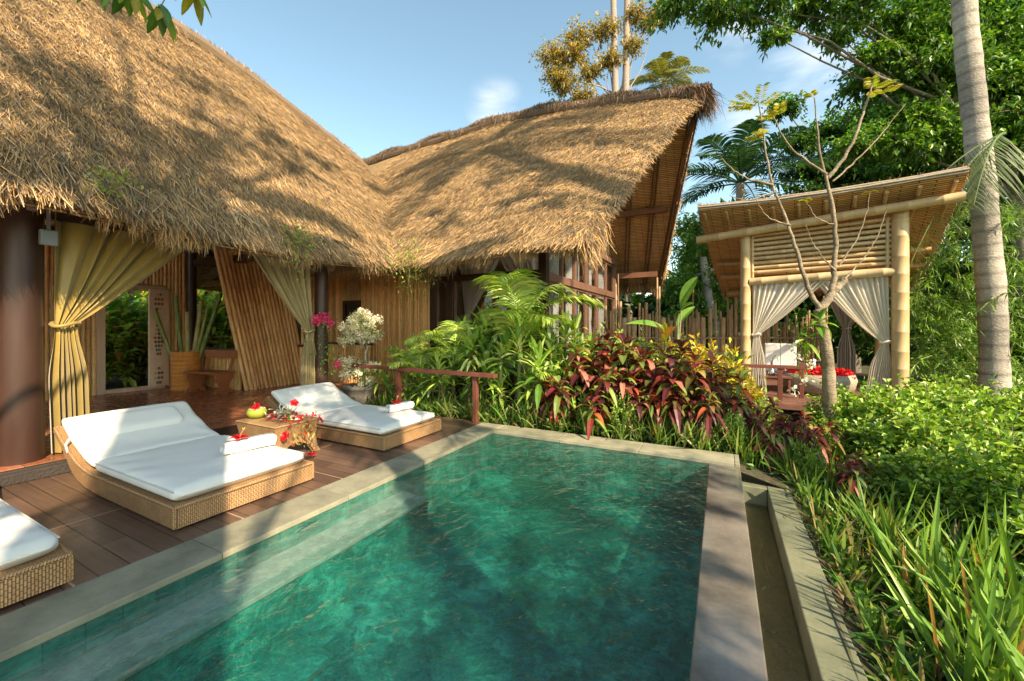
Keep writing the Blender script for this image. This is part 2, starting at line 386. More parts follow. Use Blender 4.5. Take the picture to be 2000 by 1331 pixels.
def tree(name, label, base, fork, clumps, n, L, W, cols, tr=.16, bark=(.3, .24, .17), group=None, cat='tree', bamboo=False, K=1, dens_twig=True, lean=None):
    b = V(*base)
    t_ = thing(name, label, cat, group, loc=tuple(b))
    tm = MB(); cr = MB(); fk = V(*fork)-b
    tm.tube(_w := np.array([V(0, 0, -.1), fk*.3+V(.06, .03, 0), fk*.65+V(-.05, .05, 0), fk]), [tr*1.5, tr*1.05, tr*.95, tr*.8], 12, bark)
    cl = [(c[0]-b[0], c[1]-b[1], c[2]-b[2], c[3]) for c in clumps]
    for c in cl: limb(tm, fk*random.uniform(.75, 1), c[:3], tr*.3, .012, bark, .12, seg=6)
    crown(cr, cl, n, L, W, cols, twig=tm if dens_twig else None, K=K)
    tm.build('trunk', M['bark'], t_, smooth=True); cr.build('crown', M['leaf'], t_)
    return t_

def frond(mb, st, base, az, el, L, n=38, ll=.45, w=.03, cols=GREEN, droop=.5, vee=.5, K=2, wd=0.02):
    d = V(math.cos(az)*math.cos(el), math.sin(az)*math.cos(el), math.sin(el))
    tt = np.linspace(0, 1, 12)
    pts = V(*base) + d*(tt*L)[:, None] - V(0, 0, 1)*(droop*L*tt**2)[:, None]
    st.tube(pts, np.linspace(wd, .004, 12), 5, np.array(cols[0])*1.7, cap=False)
    k = np.linspace(.16, 1, n); P = np.stack([np.interp(k, tt, pts[:, i]) for i in range(3)], 1)
    T = nrm(np.gradient(P, axis=0)); side = nrm(np.cross(T, V(0, 0, 1))); up = np.cross(side, T)
    ln = ll*(np.sin(np.pi*np.clip(k*.86+.1, 0, 1))**.6)
    for s_ in (-1, 1):
        D = nrm(side*s_ + T*.65 + up*vee + R.normal(size=(n, 3))*.06)
        leaves(mb, P, D, ln*R.uniform(.85, 1.1, n), w, pal(cols, n), K=K+1, droop=.35+droop*.3, fold=.1, prof='strap', U=up, mid=False)

def rosette(mb, st, ctr, n, L, W, cols, e0=.1, e1=1.2, droop=.5, K=4, prof='ellipse', fold=.2, h=.25, ry=None):
    az = np.arange(n)*2.4+R.uniform(0, 6); el = np.linspace(e0, e1, n)+R.normal(size=n)*.12
    D = np.stack([np.cos(az)*np.cos(el), np.sin(az)*np.cos(el), np.sin(el)], 1)
    B = V(*ctr)+np.stack([np.zeros(n), np.zeros(n), np.linspace(-h, 0, n)], 1)
    leaves(mb, B, D, L*R.uniform(.75, 1.1, n), W*R.uniform(.8, 1.1, n), pal(cols, n), K=K, droop=droop*(1.1-el/1.6), prof=prof, fold=fold, U=V(0, 0, 1)+R.normal(size=(n, 3))*.15)

def stem_tube(st, p, q, r=.015, c=(.2, .16, .08)):
    p = V(*p); q = V(*q); m_ = (p+q)/2+V(random.uniform(-.05, .05), random.uniform(-.05, .05), 0)
    st.tube([p, m_, q], [r*1.3, r, r*.8], 6, c, cap=False)

# ------------------------------------------------------------------ world, sun, camera
SUN = nrm(V(.70, -.38, .605))
w = bpy.data.worlds.new('World'); scene.world = w; w.use_nodes = True; nt = w.node_tree; nt.nodes.clear()
sky = nt.nodes.new('ShaderNodeTexSky'); sky.sky_type = 'NISHITA'; sky.sun_disc = False
sky.sun_elevation = math.asin(SUN[2]); sky.sun_rotation = math.atan2(SUN[0], SUN[1]); sky.air_density = 1.0; sky.dust_density = .6; sky.ozone_density = 1.2
bg = nt.nodes.new('ShaderNodeBackground'); bg.inputs[1].default_value = .15
geo = nt.nodes.new('ShaderNodeTexCoord')
def wmath(op, a, b=None, c=None):
    n = nt.nodes.new('ShaderNodeMath'); n.operation = op
    for i, x in enumerate((a, b, c)):
        if x is None: continue
        if isinstance(x, (int, float)): n.inputs[i].default_value = x
        else: nt.links.new(x, n.inputs[i])
    return n.outputs[0]
noi = nt.nodes.new('ShaderNodeTexNoise'); mp = nt.nodes.new('ShaderNodeMapping'); mp.inputs['Rotation'].default_value = (0, rad(-25), rad(-20)); mp.inputs['Scale'].default_value = (3, 3, 9)
nt.links.new(geo.outputs['Generated'], mp.inputs[0]); nt.links.new(mp.outputs[0], noi.inputs['Vector']); noi.inputs['Scale'].default_value = 2.2; noi.inputs['Detail'].default_value = 6
mask = None
ca, sa = math.cos(rad(27.4)), math.sin(rad(27.4))
for az, el, wd in ((29.1, 32.6, .055), (37.4, 27.5, .10), (30, 24, .05), (-2.4, 28.5, .06), (47, 22, .12)):
    a = rad(27.4)-rad(az); d = V(-math.sin(a)*math.cos(rad(el)), math.cos(a)*math.cos(rad(el)), math.sin(rad(el)))
    vm = nt.nodes.new('ShaderNodeVectorMath'); vm.operation = 'DISTANCE'; nt.links.new(geo.outputs['Generated'], vm.inputs[0]); vm.inputs[1].default_value = d
    g = wmath('MAXIMUM', wmath('SUBTRACT', 1., wmath('DIVIDE', vm.outputs['Value'], wd*1.15)), 0.)
    mask = g if mask is None else wmath('MAXIMUM', mask, g)
cm = wmath('MULTIPLY', wmath('MULTIPLY', mask, .85), wmath('MAXIMUM', wmath('MULTIPLY', wmath('SUBTRACT', noi.outputs['Fac'], .40), 3.6), 0.))
cm = wmath('MINIMUM', cm, .8)
mx = nt.nodes.new('ShaderNodeMix'); mx.data_type = 'RGBA'; nt.links.new(cm, mx.inputs[0]); nt.links.new(sky.outputs[0], mx.inputs[6]); mx.inputs[7].default_value = (4.4, 4.5, 4.6, 1)
nt.links.new(mx.outputs[2], bg.inputs[0])
tn = nt.nodes.new('ShaderNodeMix'); tn.data_type = 'RGBA'; tn.blend_type = 'MULTIPLY'; tn.inputs[0].default_value = 1; nt.links.new(sky.outputs[0], tn.inputs[6]); tn.inputs[7].default_value = (1.16, 1.17, .93, 1); nt.links.new(tn.outputs[2], mx.inputs[6])
wo = nt.nodes.new('ShaderNodeOutputWorld'); nt.links.new(bg.outputs[0], wo.inputs[0])
sl = bpy.data.lights.new('sun', 'SUN'); sl.energy = 5.0; sl.angle = rad(.5); sl.color = (1., .83, .58)
so = bpy.data.objects.new('sun', sl); col.objects.link(so)
from mathutils import Vector
so.rotation_euler = Vector(SUN).to_track_quat('Z', 'Y').to_euler()
cam = bpy.data.cameras.new('camera'); co = bpy.data.objects.new('camera', cam); col.objects.link(co); scene.camera = co
co.location = (0, 0, 1.5); co.rotation_euler = (rad(90), 0, rad(27.4)); cam.sensor_width = 36; cam.lens = 14.22; cam.shift_y = -.0137
cam.clip_end = 2000; cam.clip_start = .05
scene.view_settings.view_transform = 'Standard'; scene.view_settings.look = 'None'; scene.view_settings.exposure = 0
scene.render.resolution_x = 1024; scene.render.resolution_y = 681
scene.cycles.film_exposure = 2.05
scene.cycles.max_bounces = 8; scene.cycles.transparent_max_bounces = 12

# ------------------------------------------------------------------ ground
def gz(x, y):
    x = np.asarray(x, float); y = np.asarray(y, float)
    right = 1/(1+np.exp(-(x-.7)*4)); z = -.06 - .42*right*(1/(1+np.exp((y-7.5)*.8))) - .1*right
    z = z + .03*np.sin(x*2.1+y)*np.sin(y*1.7)
    far = np.clip((np.hypot(x, y)-14)/30, 0, 1); return z - .1*far
xs = np.concatenate([[-400, -150, -60, -30, -20, -14], np.arange(-12, -7.0, .5), [-6.9], np.arange(-6.5, .5, .35), [.6], np.arange(.8, 7, .3), [8, 10, 13, 17, 25, 40, 90, 200, 400]])
ys = np.concatenate([[-400, -100, -40, -20, -12, -8, -6, -4.2], np.arange(-4, 5, .4), [5.2], np.arange(5.4, 15, .35), [16, 18, 22, 28, 40, 80, 200, 400]])
X, Y = np.meshgrid(xs, ys, indexing='ij'); P = np.stack([X, Y, gz(X, Y)], -1)
a, b = X.shape; i = np.arange(a-1)[:, None]*b; j = np.arange(b-1)[None]
F = np.stack([i+j, i+b+j, i+b+j+1, i+j+1], -1)
cx = (X[:-1, :-1]+X[1:, 1:])/2; cy = (Y[:-1, :-1]+Y[1:, 1:])/2
keep = ~((cx > -6.9) & (cx < .6) & (cy > -4.2) & (cy < 5.2))
mb = MB(); mb.add(P.reshape(-1, 3), F[keep].reshape(-1, 4)); o = mb.build('ground', M['soil'], smooth=True); tag(o, kind='structure')

# pool
mb = MB(); x0, x1, y0, y1 = -2.95, -.125, -3.6, 5.07
mb.grid([[(x0, y0, -.62), (x0, y1, -.62)], [(x1, y0, -.62), (x1, y1, -.62)]], flip=True)
tag(mb.build('pool_floor', M['tile_floor']), kind='structure')
mb = MB()
mb.box((x0-.05, y0, -1.12), (x0, y1, -.045)); mb.box((x0, y1, -1.12), (x1+.3, y1+.05, -.045)); mb.box((x0, y0-.05, -1.12), (x1, y0, -.045)); mb.box((x1-.003, y0, -1.12), (x1, y1, -.09))
tag(mb.build('pool_wall', M['tile_wall']), kind='structure')
mb = MB(); mb.box((x0, -3.5, -.24), (-2.60, 3.2, -.20)); tag(mb.build('pool_step', M['ledge'], bevel=.01), kind='structure')
mb = MB(); mb.box((x0, -3.5, -1.11), (-2.605, 3.195, -.243)); tag(mb.build('step_base', M['tile_floor']), kind='structure')
mb = MB(); mb.box((x1, y0, -1.2), (.18, y1, -.035)); tag(mb.build('pool_weir', M['weir'], bevel=.008), kind='structure')
mb = MB(); n = 2
mb.grid([[(x0, y0, -.04), (x0, y1, -.04)], [(x1+.012, y0, -.04), (x1+.012, y1, -.04)]], flip=True)
tag(mb.build('pool_water', M['water']), kind='structure')
mb = MB()
yy = y0
while yy < 5.4:
    l = 1.02 if yy+1.02 < 5.3 else 5.42-yy
    k = random.uniform(.85, 1.1); mb.box((-3.32, yy, -.045), (x0+.015, yy+l-.004, random.uniform(-.001, .001)), (k, k*.99, k*.97)); yy += 1.02
xx = x0+.018
while xx < .17:
    l = min(1.02, .18-xx); k = random.uniform(.8, 1.05); mb.box((xx, y1-.015, -.045 if xx < -.2 else -.16), (xx+l-.004, 5.43, random.uniform(-.001, .001)), (k, k, k*.97)); xx += 1.02
tag(mb.build('pool_coping', M['coping'], bevel=.006), kind='structure')
mb = MB(); mb.box((-3.32, y0, -1.2), (x0-.06, 5.41, -.05)); mb.box((x0-.06, y1+.06, -1.2), (.17, 5.41, -.05), (.6, .6, .6)); tag(mb.build('coping_base', M['coping']), kind='structure')
k = (.62, .68, .6)
mb = MB(); mb.box((.44, -3.6, -1.2), (.645, 5.33, -.25), k); mb.box((.18, 5.14, -1.2), (.437, 5.33, -.253), k); mb.box((.183, -3.6, -1.2), (.437, 5.14, -.48), (.8, .6, .34))
tag(mb.build('overflow_channel', M['coping'], bevel=.008), kind='structure')
mb = MB(); mb.grid([[(.18, y0, -.44), (.18, 5.14, -.44)], [(.44, y0, -.44), (.44, 5.14, -.44)]], flip=True); tag(mb.build('channel_water', M['channel_water']), kind='structure')

# deck and steps
mb = MB(); mb.box((-6.9, -4, -.06), (-3.325, 5.43, 0)); tag(mb.build('deck', M['deck'], bevel=.004), kind='structure')
mb = MB(); mb.box((-6.9, -4, -.5), (-3.33, 5.42, -.065), (.06, .035, .025)); tag(mb.build('deck_base', M['darkwood']), kind='structure')

# ------------------------------------------------------------------ bamboo helpers
BAM = [(.80, .46, .18), (.70, .37, .13), (.85, .54, .24), (.6, .31, .11)]
PALE = [(.56, .38, .19), (.50, .33, .16), (.60, .43, .24)]
def pole(mb, p, q, r, c, n=8, node=.32):
    p = V(*p); q = V(*q); L = np.linalg.norm(q-p); d = (q-p)/L
    ks = [0.]; rs = [r]; cs = [1.]; s_ = random.uniform(.05, node)
    while s_ < L-.03:
        b_ = 1+min(.12, .004/r); ks += [s_-.012, s_-.003, s_+.003, s_+.012]; rs += [r, r*b_, r*b_, r]; cs += [1., 1.15, .5, .95]; s_ += node*random.uniform(.85, 1.15)
    ks.append(L); rs.append(r*.98); cs.append(1.)
    mb.tube(p+d*np.array(ks)[:, None], rs, n, np.array(c)[None]*np.array(cs)[:, None])
def bwall(mb, p, q, z0, z1, r=.035, cols=BAM, top=None, n=7):
    p = V(*p); q = V(*q); L = np.linalg.norm(q-p); d = (q-p)/L; s_ = r
    while s_ < L-r*.5:
        rr = r*random.uniform(.85, 1.08); c = np.array(random.choice(cols))*random.uniform(.8, 1.15)
        a = p+d*s_; zt = z1 if top is None else top(s_/L)
        pole(mb, (a[0], a[1], z0), (a[0]+random.uniform(-.008, .008), a[1]+random.uniform(-.008, .008), zt), rr, c, n)
        s_ += rr*2+.003
DK = (.045, .022, .014); RW = (.16, .06, .04)

# ------------------------------------------------------------------ thatch
STRAW = [(.50, .30, .13), (.66, .41, .185), (.32, .22, .13), (.70, .47, .23), (.25, .17, .10), (.40, .31, .21), (.74, .45, .19), (.16, .115, .08)]
CAP = [(.34, .23, .14), (.2, .13, .08), (.14, .09, .06), (.2, .13, .08), (.10, .07, .05), (.27, .19, .12)]
def strands(mb, surf, n, s0, s1, t0, t1, L=.22, w=.011, cols=STRAW, lift=.14, dark=0, jit=.35, tpow=1):
    s_ = R.uniform(s0, s1, n); t_ = t0+(t1-t0)*R.uniform(0, 1, n)**tpow
    P = surf(s_, t_); e = .01
    dn = nrm(surf(s_, t_-e)-P); sd = nrm(surf(s_+e, t_)-surf(s_-e, t_)); nn = nrm(np.cross(sd, -dn))
    nn = np.where(nn[:, 2:3] < 0, -nn, nn)
    l = L*R.uniform(.5, 1.25, n)
    D = nrm(dn + sd*R.normal(size=(n, 1))*jit + nn*(R.normal(size=(n, 1))*.10+lift))
    B = P + nn*R.uniform(-.01, .045, (n, 1))
    E = B + D*l[:, None] - V(0, 0, 1)*(.08*l)[:, None]
    S = nrm(np.cross(D, nn)+R.normal(size=(n, 3))*.5)*(w*R.uniform(.6, 1.4, n)/2)[:, None]
    v = np.stack([B-S, B+S, E+S*.35, E-S*.35], 1).reshape(-1, 3)
    big = .5+.5*np.sin(s_*3.1+np.sin(t_*9)*2)*np.sin(t_*14+s_*1.3); crs = .5+.5*np.sin(t_*88+np.sin(s_*2.2)*1.6+np.sin(s_*7)*.7)
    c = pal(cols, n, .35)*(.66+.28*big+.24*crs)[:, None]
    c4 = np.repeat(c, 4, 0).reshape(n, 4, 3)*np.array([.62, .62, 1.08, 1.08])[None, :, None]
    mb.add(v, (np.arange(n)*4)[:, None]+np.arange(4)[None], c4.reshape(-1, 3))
def fringe(mb, line, out, n, L0, L1, w=.010, cols=STRAW, depth=.35, up=.12, spread=.3):
    """strands hanging from an eave; line(u)->(n,3), out = outward unit"""
    u = R.uniform(0, 1, n); P = line(u)
    tuft = np.sin(u*170+np.sin(u*61)*3)*.5+.5; tuft2 = np.sin(u*47+1)*.5+.5
    l = (L0+(L1-L0)*R.uniform(0, 1, n)**2)*(.55+.5*tuft+.35*tuft2)
    k = R.uniform(-1, 1, (n, 1))
    B = P - out*(R.uniform(0, 1, (n, 1))*depth) + V(0, 0, 1)*R.uniform(0, up, (n, 1)) + R.normal(size=(n, 3))*.015
    D0 = nrm(out*R.uniform(.1, .9, (n, 1)) - V(0, 0, 1) + R.normal(size=(n, 3))*.12*spread/.3)
    Mm = B + D0*(l*.5)[:, None]; E = Mm + nrm(D0*.5 - V(0, 0, 1) + R.normal(size=(n, 3))*spread)*(l*.5)[:, None]
    S = nrm(np.cross(D0, out+R.normal(size=(n, 3))*.6))*(w*R.uniform(.5, 1.4, n)/2)[:, None]
    v = np.stack([B-S, B+S, Mm+S*.8, Mm-S*.8, E+S*.2, E-S*.2], 1).reshape(-1, 3)
    i6 = (np.arange(n)*6)[:, None]; f = np.concatenate([i6+np.array([[0, 1, 2, 3]]), i6+np.array([[3, 2, 4, 5]])])
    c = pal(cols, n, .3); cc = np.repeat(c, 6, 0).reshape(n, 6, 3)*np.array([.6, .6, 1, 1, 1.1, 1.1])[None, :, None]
    mb.add(v, f, cc.reshape(-1, 3))

# ---- house 1 (left, ridge along Y)
def r1z(y): return np.interp(y, [-5, 0, 2.2, 3.6, 4.5, 5.55, 7, 8.5, 10, 11.5], [7.9, 7.75, 7.55, 7.38, 7.27, 7.07, 6.72, 6.3, 5.6, 4.6])
def s1(y, t_):
    y = np.asarray(y, float); t_ = np.asarray(t_, float); ez = 2.75+.06*np.sin(y*1.3)-np.clip(y-4, 0, 3)*.01
    z = ez+(r1z(y)-ez)*(t_+.10*t_*(1-t_)); x = -5.55-3.95*t_-.12*np.sin(np.pi*t_)*0
    z = z+.05*np.sin(y*2.3+t_*5)*np.sin(t_*11+1)*np.minimum(1, t_*6+.2)
    return np.stack([x+0*y, y+0*t_, z], -1)
h1 = thing('thatched_house', 'large thatched open-sided house at left with bamboo walls and dark round posts', 'house')
yv = np.arange(-5, 11.6, .25); tv = np.linspace(0, 1, 18); Yg, Tg = np.meshgrid(yv, tv, indexing='ij')
mb = MB(); P = s1(Yg, Tg); mb.grid(P, flip=True)
Pb = P.copy(); Pb[..., 0] = -19.0-P[..., 0]; mb.grid(Pb)           # far slope
mb.build('roof', M['sheet'], h1, smooth=True)
mb = MB(); Pu = P[:, :, :].copy(); Pu[..., 2] -= .22; Pu[..., 0] -= .06; mb.grid(Pu); Pv = Pu.copy(); Pv[..., 0] = -19.0-Pv[..., 0]; mb.grid(Pv, flip=True)
mb.build('roof_lining', M['mat'], h1)
mb = MB()
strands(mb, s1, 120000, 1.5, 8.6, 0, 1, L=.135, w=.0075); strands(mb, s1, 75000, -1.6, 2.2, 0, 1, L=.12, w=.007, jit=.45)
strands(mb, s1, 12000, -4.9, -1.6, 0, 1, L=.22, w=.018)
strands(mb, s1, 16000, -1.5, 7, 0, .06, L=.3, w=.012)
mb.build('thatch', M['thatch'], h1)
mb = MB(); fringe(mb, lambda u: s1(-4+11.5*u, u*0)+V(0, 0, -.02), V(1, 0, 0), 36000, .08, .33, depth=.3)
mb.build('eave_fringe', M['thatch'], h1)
mb = MB(); ry = np.arange(-5, 10.5, .25); mb.tube(np.stack([ry*0-9.5, ry, r1z(ry)+.0], 1), .16, 10, (.2, .14, .09))
fringe(mb, lambda u: s1(-3+12.5*u, 1+u*0)+V(.05, 0, .1), V(1, 0, 0), 14000, .15, .35, cols=CAP+STRAW[:3], depth=.2, up=.12)
mb.build('ridge_cap', M['thatch'], h1)
# floor, posts, walls
mb = MB(); mb.box((-11.6, -4, -.05), (-6.1, 7.3, .12)); mb.build('floor', M['floor'], h1, bevel=.006)
mb = MB(); mb.box((-6.098, -4, .002), (-6.07, 5.4, .115), DK); mb.build('floor_edge', M['darkwood'], h1)
for x, y, r, top in ((-6.38, 1.36, .165, 3.1), (-6.42, 4.9, .115, 3.0), (-11.12, 5.0, .10, 4.2), (-6.38, -2.4, .175, 3.1), (-9.2, 7.0, .09, 4)):
    mb = MB(); mb.tube([(x, y, .12), (x, y, 1.2), (x, y, top)], [r*1.03, r, r*.97], 24, (.055, .027, .019)); p_ = mb.build('post', M['darkwood'], h1, smooth=True)
mb = MB(); mb.box((-6.72, 1.0, .0), (-6.05, 1.6, .11), (.05, .04, .035)); mb.box((-6.1, -4, .0), (-5.95, 1.62, .10), (.05, .04, .035)); mb.build('plinth', M['stone'], h1, bevel=.01)
for a_, b_ in (((-6.4, -4, 2.72), (-6.4, 7, 2.72)), ((-11.15, -4, 3.3), (-11.15, 7, 3.3)), ((-11.2, 5.05, 3.0), (-6.4, 5.05, 2.9))): mb = MB(); mb.beam(a_, b_, .12, .15, DK); mb.build('beam', M['darkwood'], h1)
mb = MB(); bwall(mb, (-11.2, -4), (-11.2, 3.38), .12, 3.6); mb.build('wall', M['bamboo'], h1, smooth=True)
mb = MB(); bwall(mb, (-11.2, 4.56), (-11.2, 4.97), .12, 3.6); bwall(mb, (-11.2, 3.38), (-11.2, 4.56), 2.42, 3.6); mb.build('wall', M['bamboo'], h1, smooth=True)
# door with carved leaf
DW = (.6, .42, .3)
mb = MB(); mb.box((-11.27, 3.38, .12), (-11.12, 3.5, 2.4), DW); mb.box((-11.27, 3.5, 2.28), (-11.12, 4.5, 2.4), DW); mb.box((-11.27, 3.5, .12), (-11.12, 4.5, .2), DW)
dr = mb.build('door', M['wood'], h1, bevel=.006)
mb = MB(); mb.box((-11.11, 4.18, .18), (-11.06, 4.54, 2.32), (.68, .48, .35)); lf = mb.build('door_leaf', M['wood'], dr, bevel=.005)
mb = MB()
for zc, hh in ((2.05, .42), (1.25, .8), (.42, .42)):
    mb = MB(); k = int(hh/.085)
    for a in range(k):
        f_ = (a+.5)/k; wd = .11*(1-abs(f_-.5)*1.3)
        for s_ in (-1, 0, 1):
            c = random.choice([(.16, .09, .05), (.35, .13, .05), (.12, .14, .12), (.5, .36, .2)])
            z = zc-hh/2+hh*f_; yc = 4.35+s_*wd*.62; q = wd*.3
            mb.add([(-11.045, yc-q, z), (-11.045, yc, z-.034), (-11.045, yc+q, z), (-11.045, yc, z+.034), (-11.06, yc-q*1.1, z), (-11.06, yc, z-.04), (-11.06, yc+q*1.1, z), (-11.06, yc, z+.04)],
                   [[0, 1, 2, 3], [0, 4, 5, 1], [1, 5, 6, 2], [2, 6, 7, 3], [3, 7, 4, 0]], c)
    mb.build('carving', M['wood'], dr)
# low walls with dark caps
def lowwall(p, q, h, par):
    mb = MB(); bwall(mb, p, q, .12, h, .042, [(.82, .52, .2), (.76, .45, .16), (.68, .38, .13)]); mb.build('low_wall', M['bamboo'], par, smooth=True)
    mb = MB(); mb.beam((p[0], p[1], h+.03), (q[0], q[1], h+.03), .14, .055, (.11, .05, .04)); mb.build('wall_cap', M['darkwood'], par, bevel=.005)
lowwall((-11.0, 5.08), (-9.25, 5.08), .95, h1)
lowwall((-9.1, 6.35), (-9.1, 6.95), 1.0, h1); lowwall((-9.0, 7.0), (-7.4, 7.0), 1.05, h1)
# leaning bamboo screen
mb = MB()
for k in range(17):
    y = 5.12+k*.087; c = np.array(random.choice([(.72, .38, .15), (.6, .3, .11), (.8, .46, .19)]))
    pole(mb, (-9.1+random.uniform(-.02, .02), y, .12), (-9.4, y-.5+k*.004, 3.3), .043, c, 8, .42)
mb.build('leaning_screen', M['bamboo'], h1, smooth=True)
mb = MB(); bwall(mb, (-9.25, 6.5), (-9.25, 7.2), .12, 3.4, .036); bwall(mb, (-9.25, 7.2), (-8.55, 7.2), .12, 3.3, .03, [(.74, .38, .13), (.64, .31, .1), (.8, .45, .17)])
bwall(mb, (-8.55, 7.2), (-7.95, 7.2), 2.15, 3.3, .03, [(.5, .3, .11)]); bwall(mb, (-8.55, 7.2), (-7.95, 7.2), .12, .95, .03)
bwall(mb, (-7.95, 7.2), (-5.75, 7.2), .12, 3.3, .027, [(.76, .4, .14), (.66, .32, .1), (.82, .48, .19)]); mb.build('wall', M['bamboo'], h1, smooth=True)
mb = MB(); 
for a_, b_ in (((-8.55, 7.14, .95), (-8.47, 7.22, 2.15)), ((-8.03, 7.14, .95), (-7.95, 7.22, 2.15)), ((-8.47, 7.14, 2.07), (-8.03, 7.22, 2.15)), ((-8.47, 7.14, .95), (-8.03, 7.22, 1.0))): mb.box(a_, b_, DK)
wf = mb.build('window', M['darkwood'], h1)
mb = MB(); mb.box((-11.5, 7.9, .12), (-5.8, 7.92, 3.4), (.16, .11, .08)); mb.build('inner_wall', M['plain'], h1)
mb = MB(); mb.box((-8.47, 7.165, 1.0), (-8.03, 7.17, 2.07)); mb.build('pane', M['glass'], wf)
# interior ceiling rafters glimpsed below the eave
mb = MB()
for y in np.arange(-3.5, 9.2, .8):
    A = s1(y, .02)-V(.1, 0, .30); Bq = s1(y, .98)-V(.1, 0, .32); mb.beam(A, Bq, .07, .09, (.09, .045, .03))
mb.build('rafter', M['darkwood'], h1)
mb = MB(); mb.box((-9.5, -3.98, .12), (-6.6, -3.9, 3.2), (.35, .3, .24)); mb.build('side_wall', M['plain'], h1)

# ---- house 2 (ridge along X)
def r2z(x): return np.interp(x, [-13, -11.2, -8.9, -6.9, -5.2, -3.7, -2.3, -1.1, -.5, .3], [6.9, 7.02, 7.1, 7.17, 7.24, 7.14, 6.96, 6.82, 6.66, 6.5])
def edge2(t_): return -1.80+1.33*t_
def s2(s_, t_):   # s 0..1 from valley end to gable edge
    s_ = np.asarray(s_, float); t_ = np.asarray(t_, float)
    x = -12.5+(edge2(t_)+12.5)*s_
    y = 5.8+4.2*t_; ez = 2.80+.05*np.sin(x*1.7); z = ez+(r2z(x)-ez)*(t_-.06*np.sin(np.pi*t_)*0)
    z = z+.05*np.sin(x*2.0+t_*4)*np.sin(t_*10)*np.minimum(1, t_*6+.2)-.12*np.sin(np.pi*t_)*0
    return np.stack([x, y+0*x, z], -1)
h2 = thing('thatched_house', 'thatched house with tall open prow gable and glazed side wall beside the garden', 'house')
sv = np.linspace(0, 1, 60); Sg, Tg = np.meshgrid(sv, tv, indexing='ij')
P = s2(Sg, Tg); mb = MB(); mb.grid(P); Pb = P.copy(); Pb[..., 1] = 20-P[..., 1]; mb.grid(Pb, flip=True)
Pu = P.copy(); Pu[..., 2] -= .2; edge = np.stack([P[-1], Pu[-1]], 0); mb.grid(edge)
Pub = Pb.copy(); Pub[..., 2] -= .2; mb.grid(np.stack([Pb[-1], Pub[-1]], 0), flip=True)
mb.build('roof', M['sheet'], h2, smooth=True)
mb = MB(); mb.grid(Pu, flip=True); Puv = np.zeros(Pub.shape); Puv[..., 0] = Pub[..., 0]; Puv[..., 1] = Tg*5.9; mb.grid(Pub, uv=Puv)
mb.build('roof_lining', M['mat'], h2)
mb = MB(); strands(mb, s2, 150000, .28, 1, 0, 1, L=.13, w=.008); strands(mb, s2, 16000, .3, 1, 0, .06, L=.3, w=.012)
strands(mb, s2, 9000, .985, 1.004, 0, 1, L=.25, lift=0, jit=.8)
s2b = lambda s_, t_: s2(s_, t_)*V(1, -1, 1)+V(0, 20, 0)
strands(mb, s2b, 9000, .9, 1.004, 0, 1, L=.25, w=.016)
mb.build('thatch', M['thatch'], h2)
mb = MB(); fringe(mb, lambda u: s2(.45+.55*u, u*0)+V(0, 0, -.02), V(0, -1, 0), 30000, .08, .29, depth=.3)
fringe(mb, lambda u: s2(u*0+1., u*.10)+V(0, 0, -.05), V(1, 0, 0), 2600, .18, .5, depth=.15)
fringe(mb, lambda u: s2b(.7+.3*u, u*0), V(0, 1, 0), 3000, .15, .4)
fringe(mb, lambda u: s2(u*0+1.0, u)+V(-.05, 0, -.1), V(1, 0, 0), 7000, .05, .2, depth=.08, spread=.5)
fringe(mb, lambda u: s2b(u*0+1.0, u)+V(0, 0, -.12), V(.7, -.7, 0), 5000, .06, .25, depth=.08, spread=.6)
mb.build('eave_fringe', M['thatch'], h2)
# ridge cap with drooping dark tip
mb = MB(); rx = np.linspace(-12.5, -.38, 50); rp = np.stack([rx, rx*0+10, r2z(rx)+.05], 1); mb.tube(rp, .13, 10, (.15, .1, .07))
line = lambda u: np.stack([-12+11.8*u, 10+0*u, r2z(-12+11.8*u)+.16+.05*np.sin(u*40)], 1)
fringe(mb, lambda u: line(u)+V(0, -.1, 0), V(0, -1, 0), 22000, .08, .26, w=.012, cols=CAP, depth=.15, up=.06, spread=.4)
fringe(mb, lambda u: line(u)+V(0, .1, 0), V(0, 1, 0), 6000, .1, .26, w=.014, cols=CAP, depth=.15)
fringe(mb, lambda u: np.stack([-.6+.4*u, 10+.2*np.sin(u*50), 6.72-.1*u], 1), V(1, 0, 0), 4200, .2, .6, w=.014, cols=CAP+[(.3, .15, .09)], depth=.25, up=.15, spread=.35)
mb.build('ridge_cap', M['thatch'], h2)
# rafters under the far slope
mb = MB(); GB = (.10, .045, .025)
for k, (sa_, sb_) in enumerate([(-11+i*.62, -10.5+i*.66) for i in range(17)]):
    A = V(min(sa_, -1.9), 14.15, 2.6); Bq = V(min(sb_, -.55), 10.1, r2z(sb_)-.33)
    if A[0] < -5: continue
    for q in (-.05, .05): mb.tube([A+V(q, 0, 0), Bq+V(q, 0, 0)], .024, 5, (.14, .065, .035))
mb.build('rafter', M['bamboo'], h2)
RB = (.2, .09, .055)
for a_, b_, w_, q_ in (((-3.9, 11.9, 4.75), (-1.35, 11.9, 4.75), .12, .16), ((-3.04, 13.0, 3.1), (-1.75, 13.0, 3.1), .12, .16), ((-3.04, 10, 3.57), (-3.04, 10, 6.7), .14, .14), ((-2.9, 7.0, 3.5), (-.7, 9.9, 6.5), .1, .12), ((-3.9, 8.3, 5.0), (-1.5, 8.3, 5.0), .12, .16)):
    mb = MB(); mb.beam(a_, b_, w_, q_, RB); mb.build('beam', M['wood'], h2)
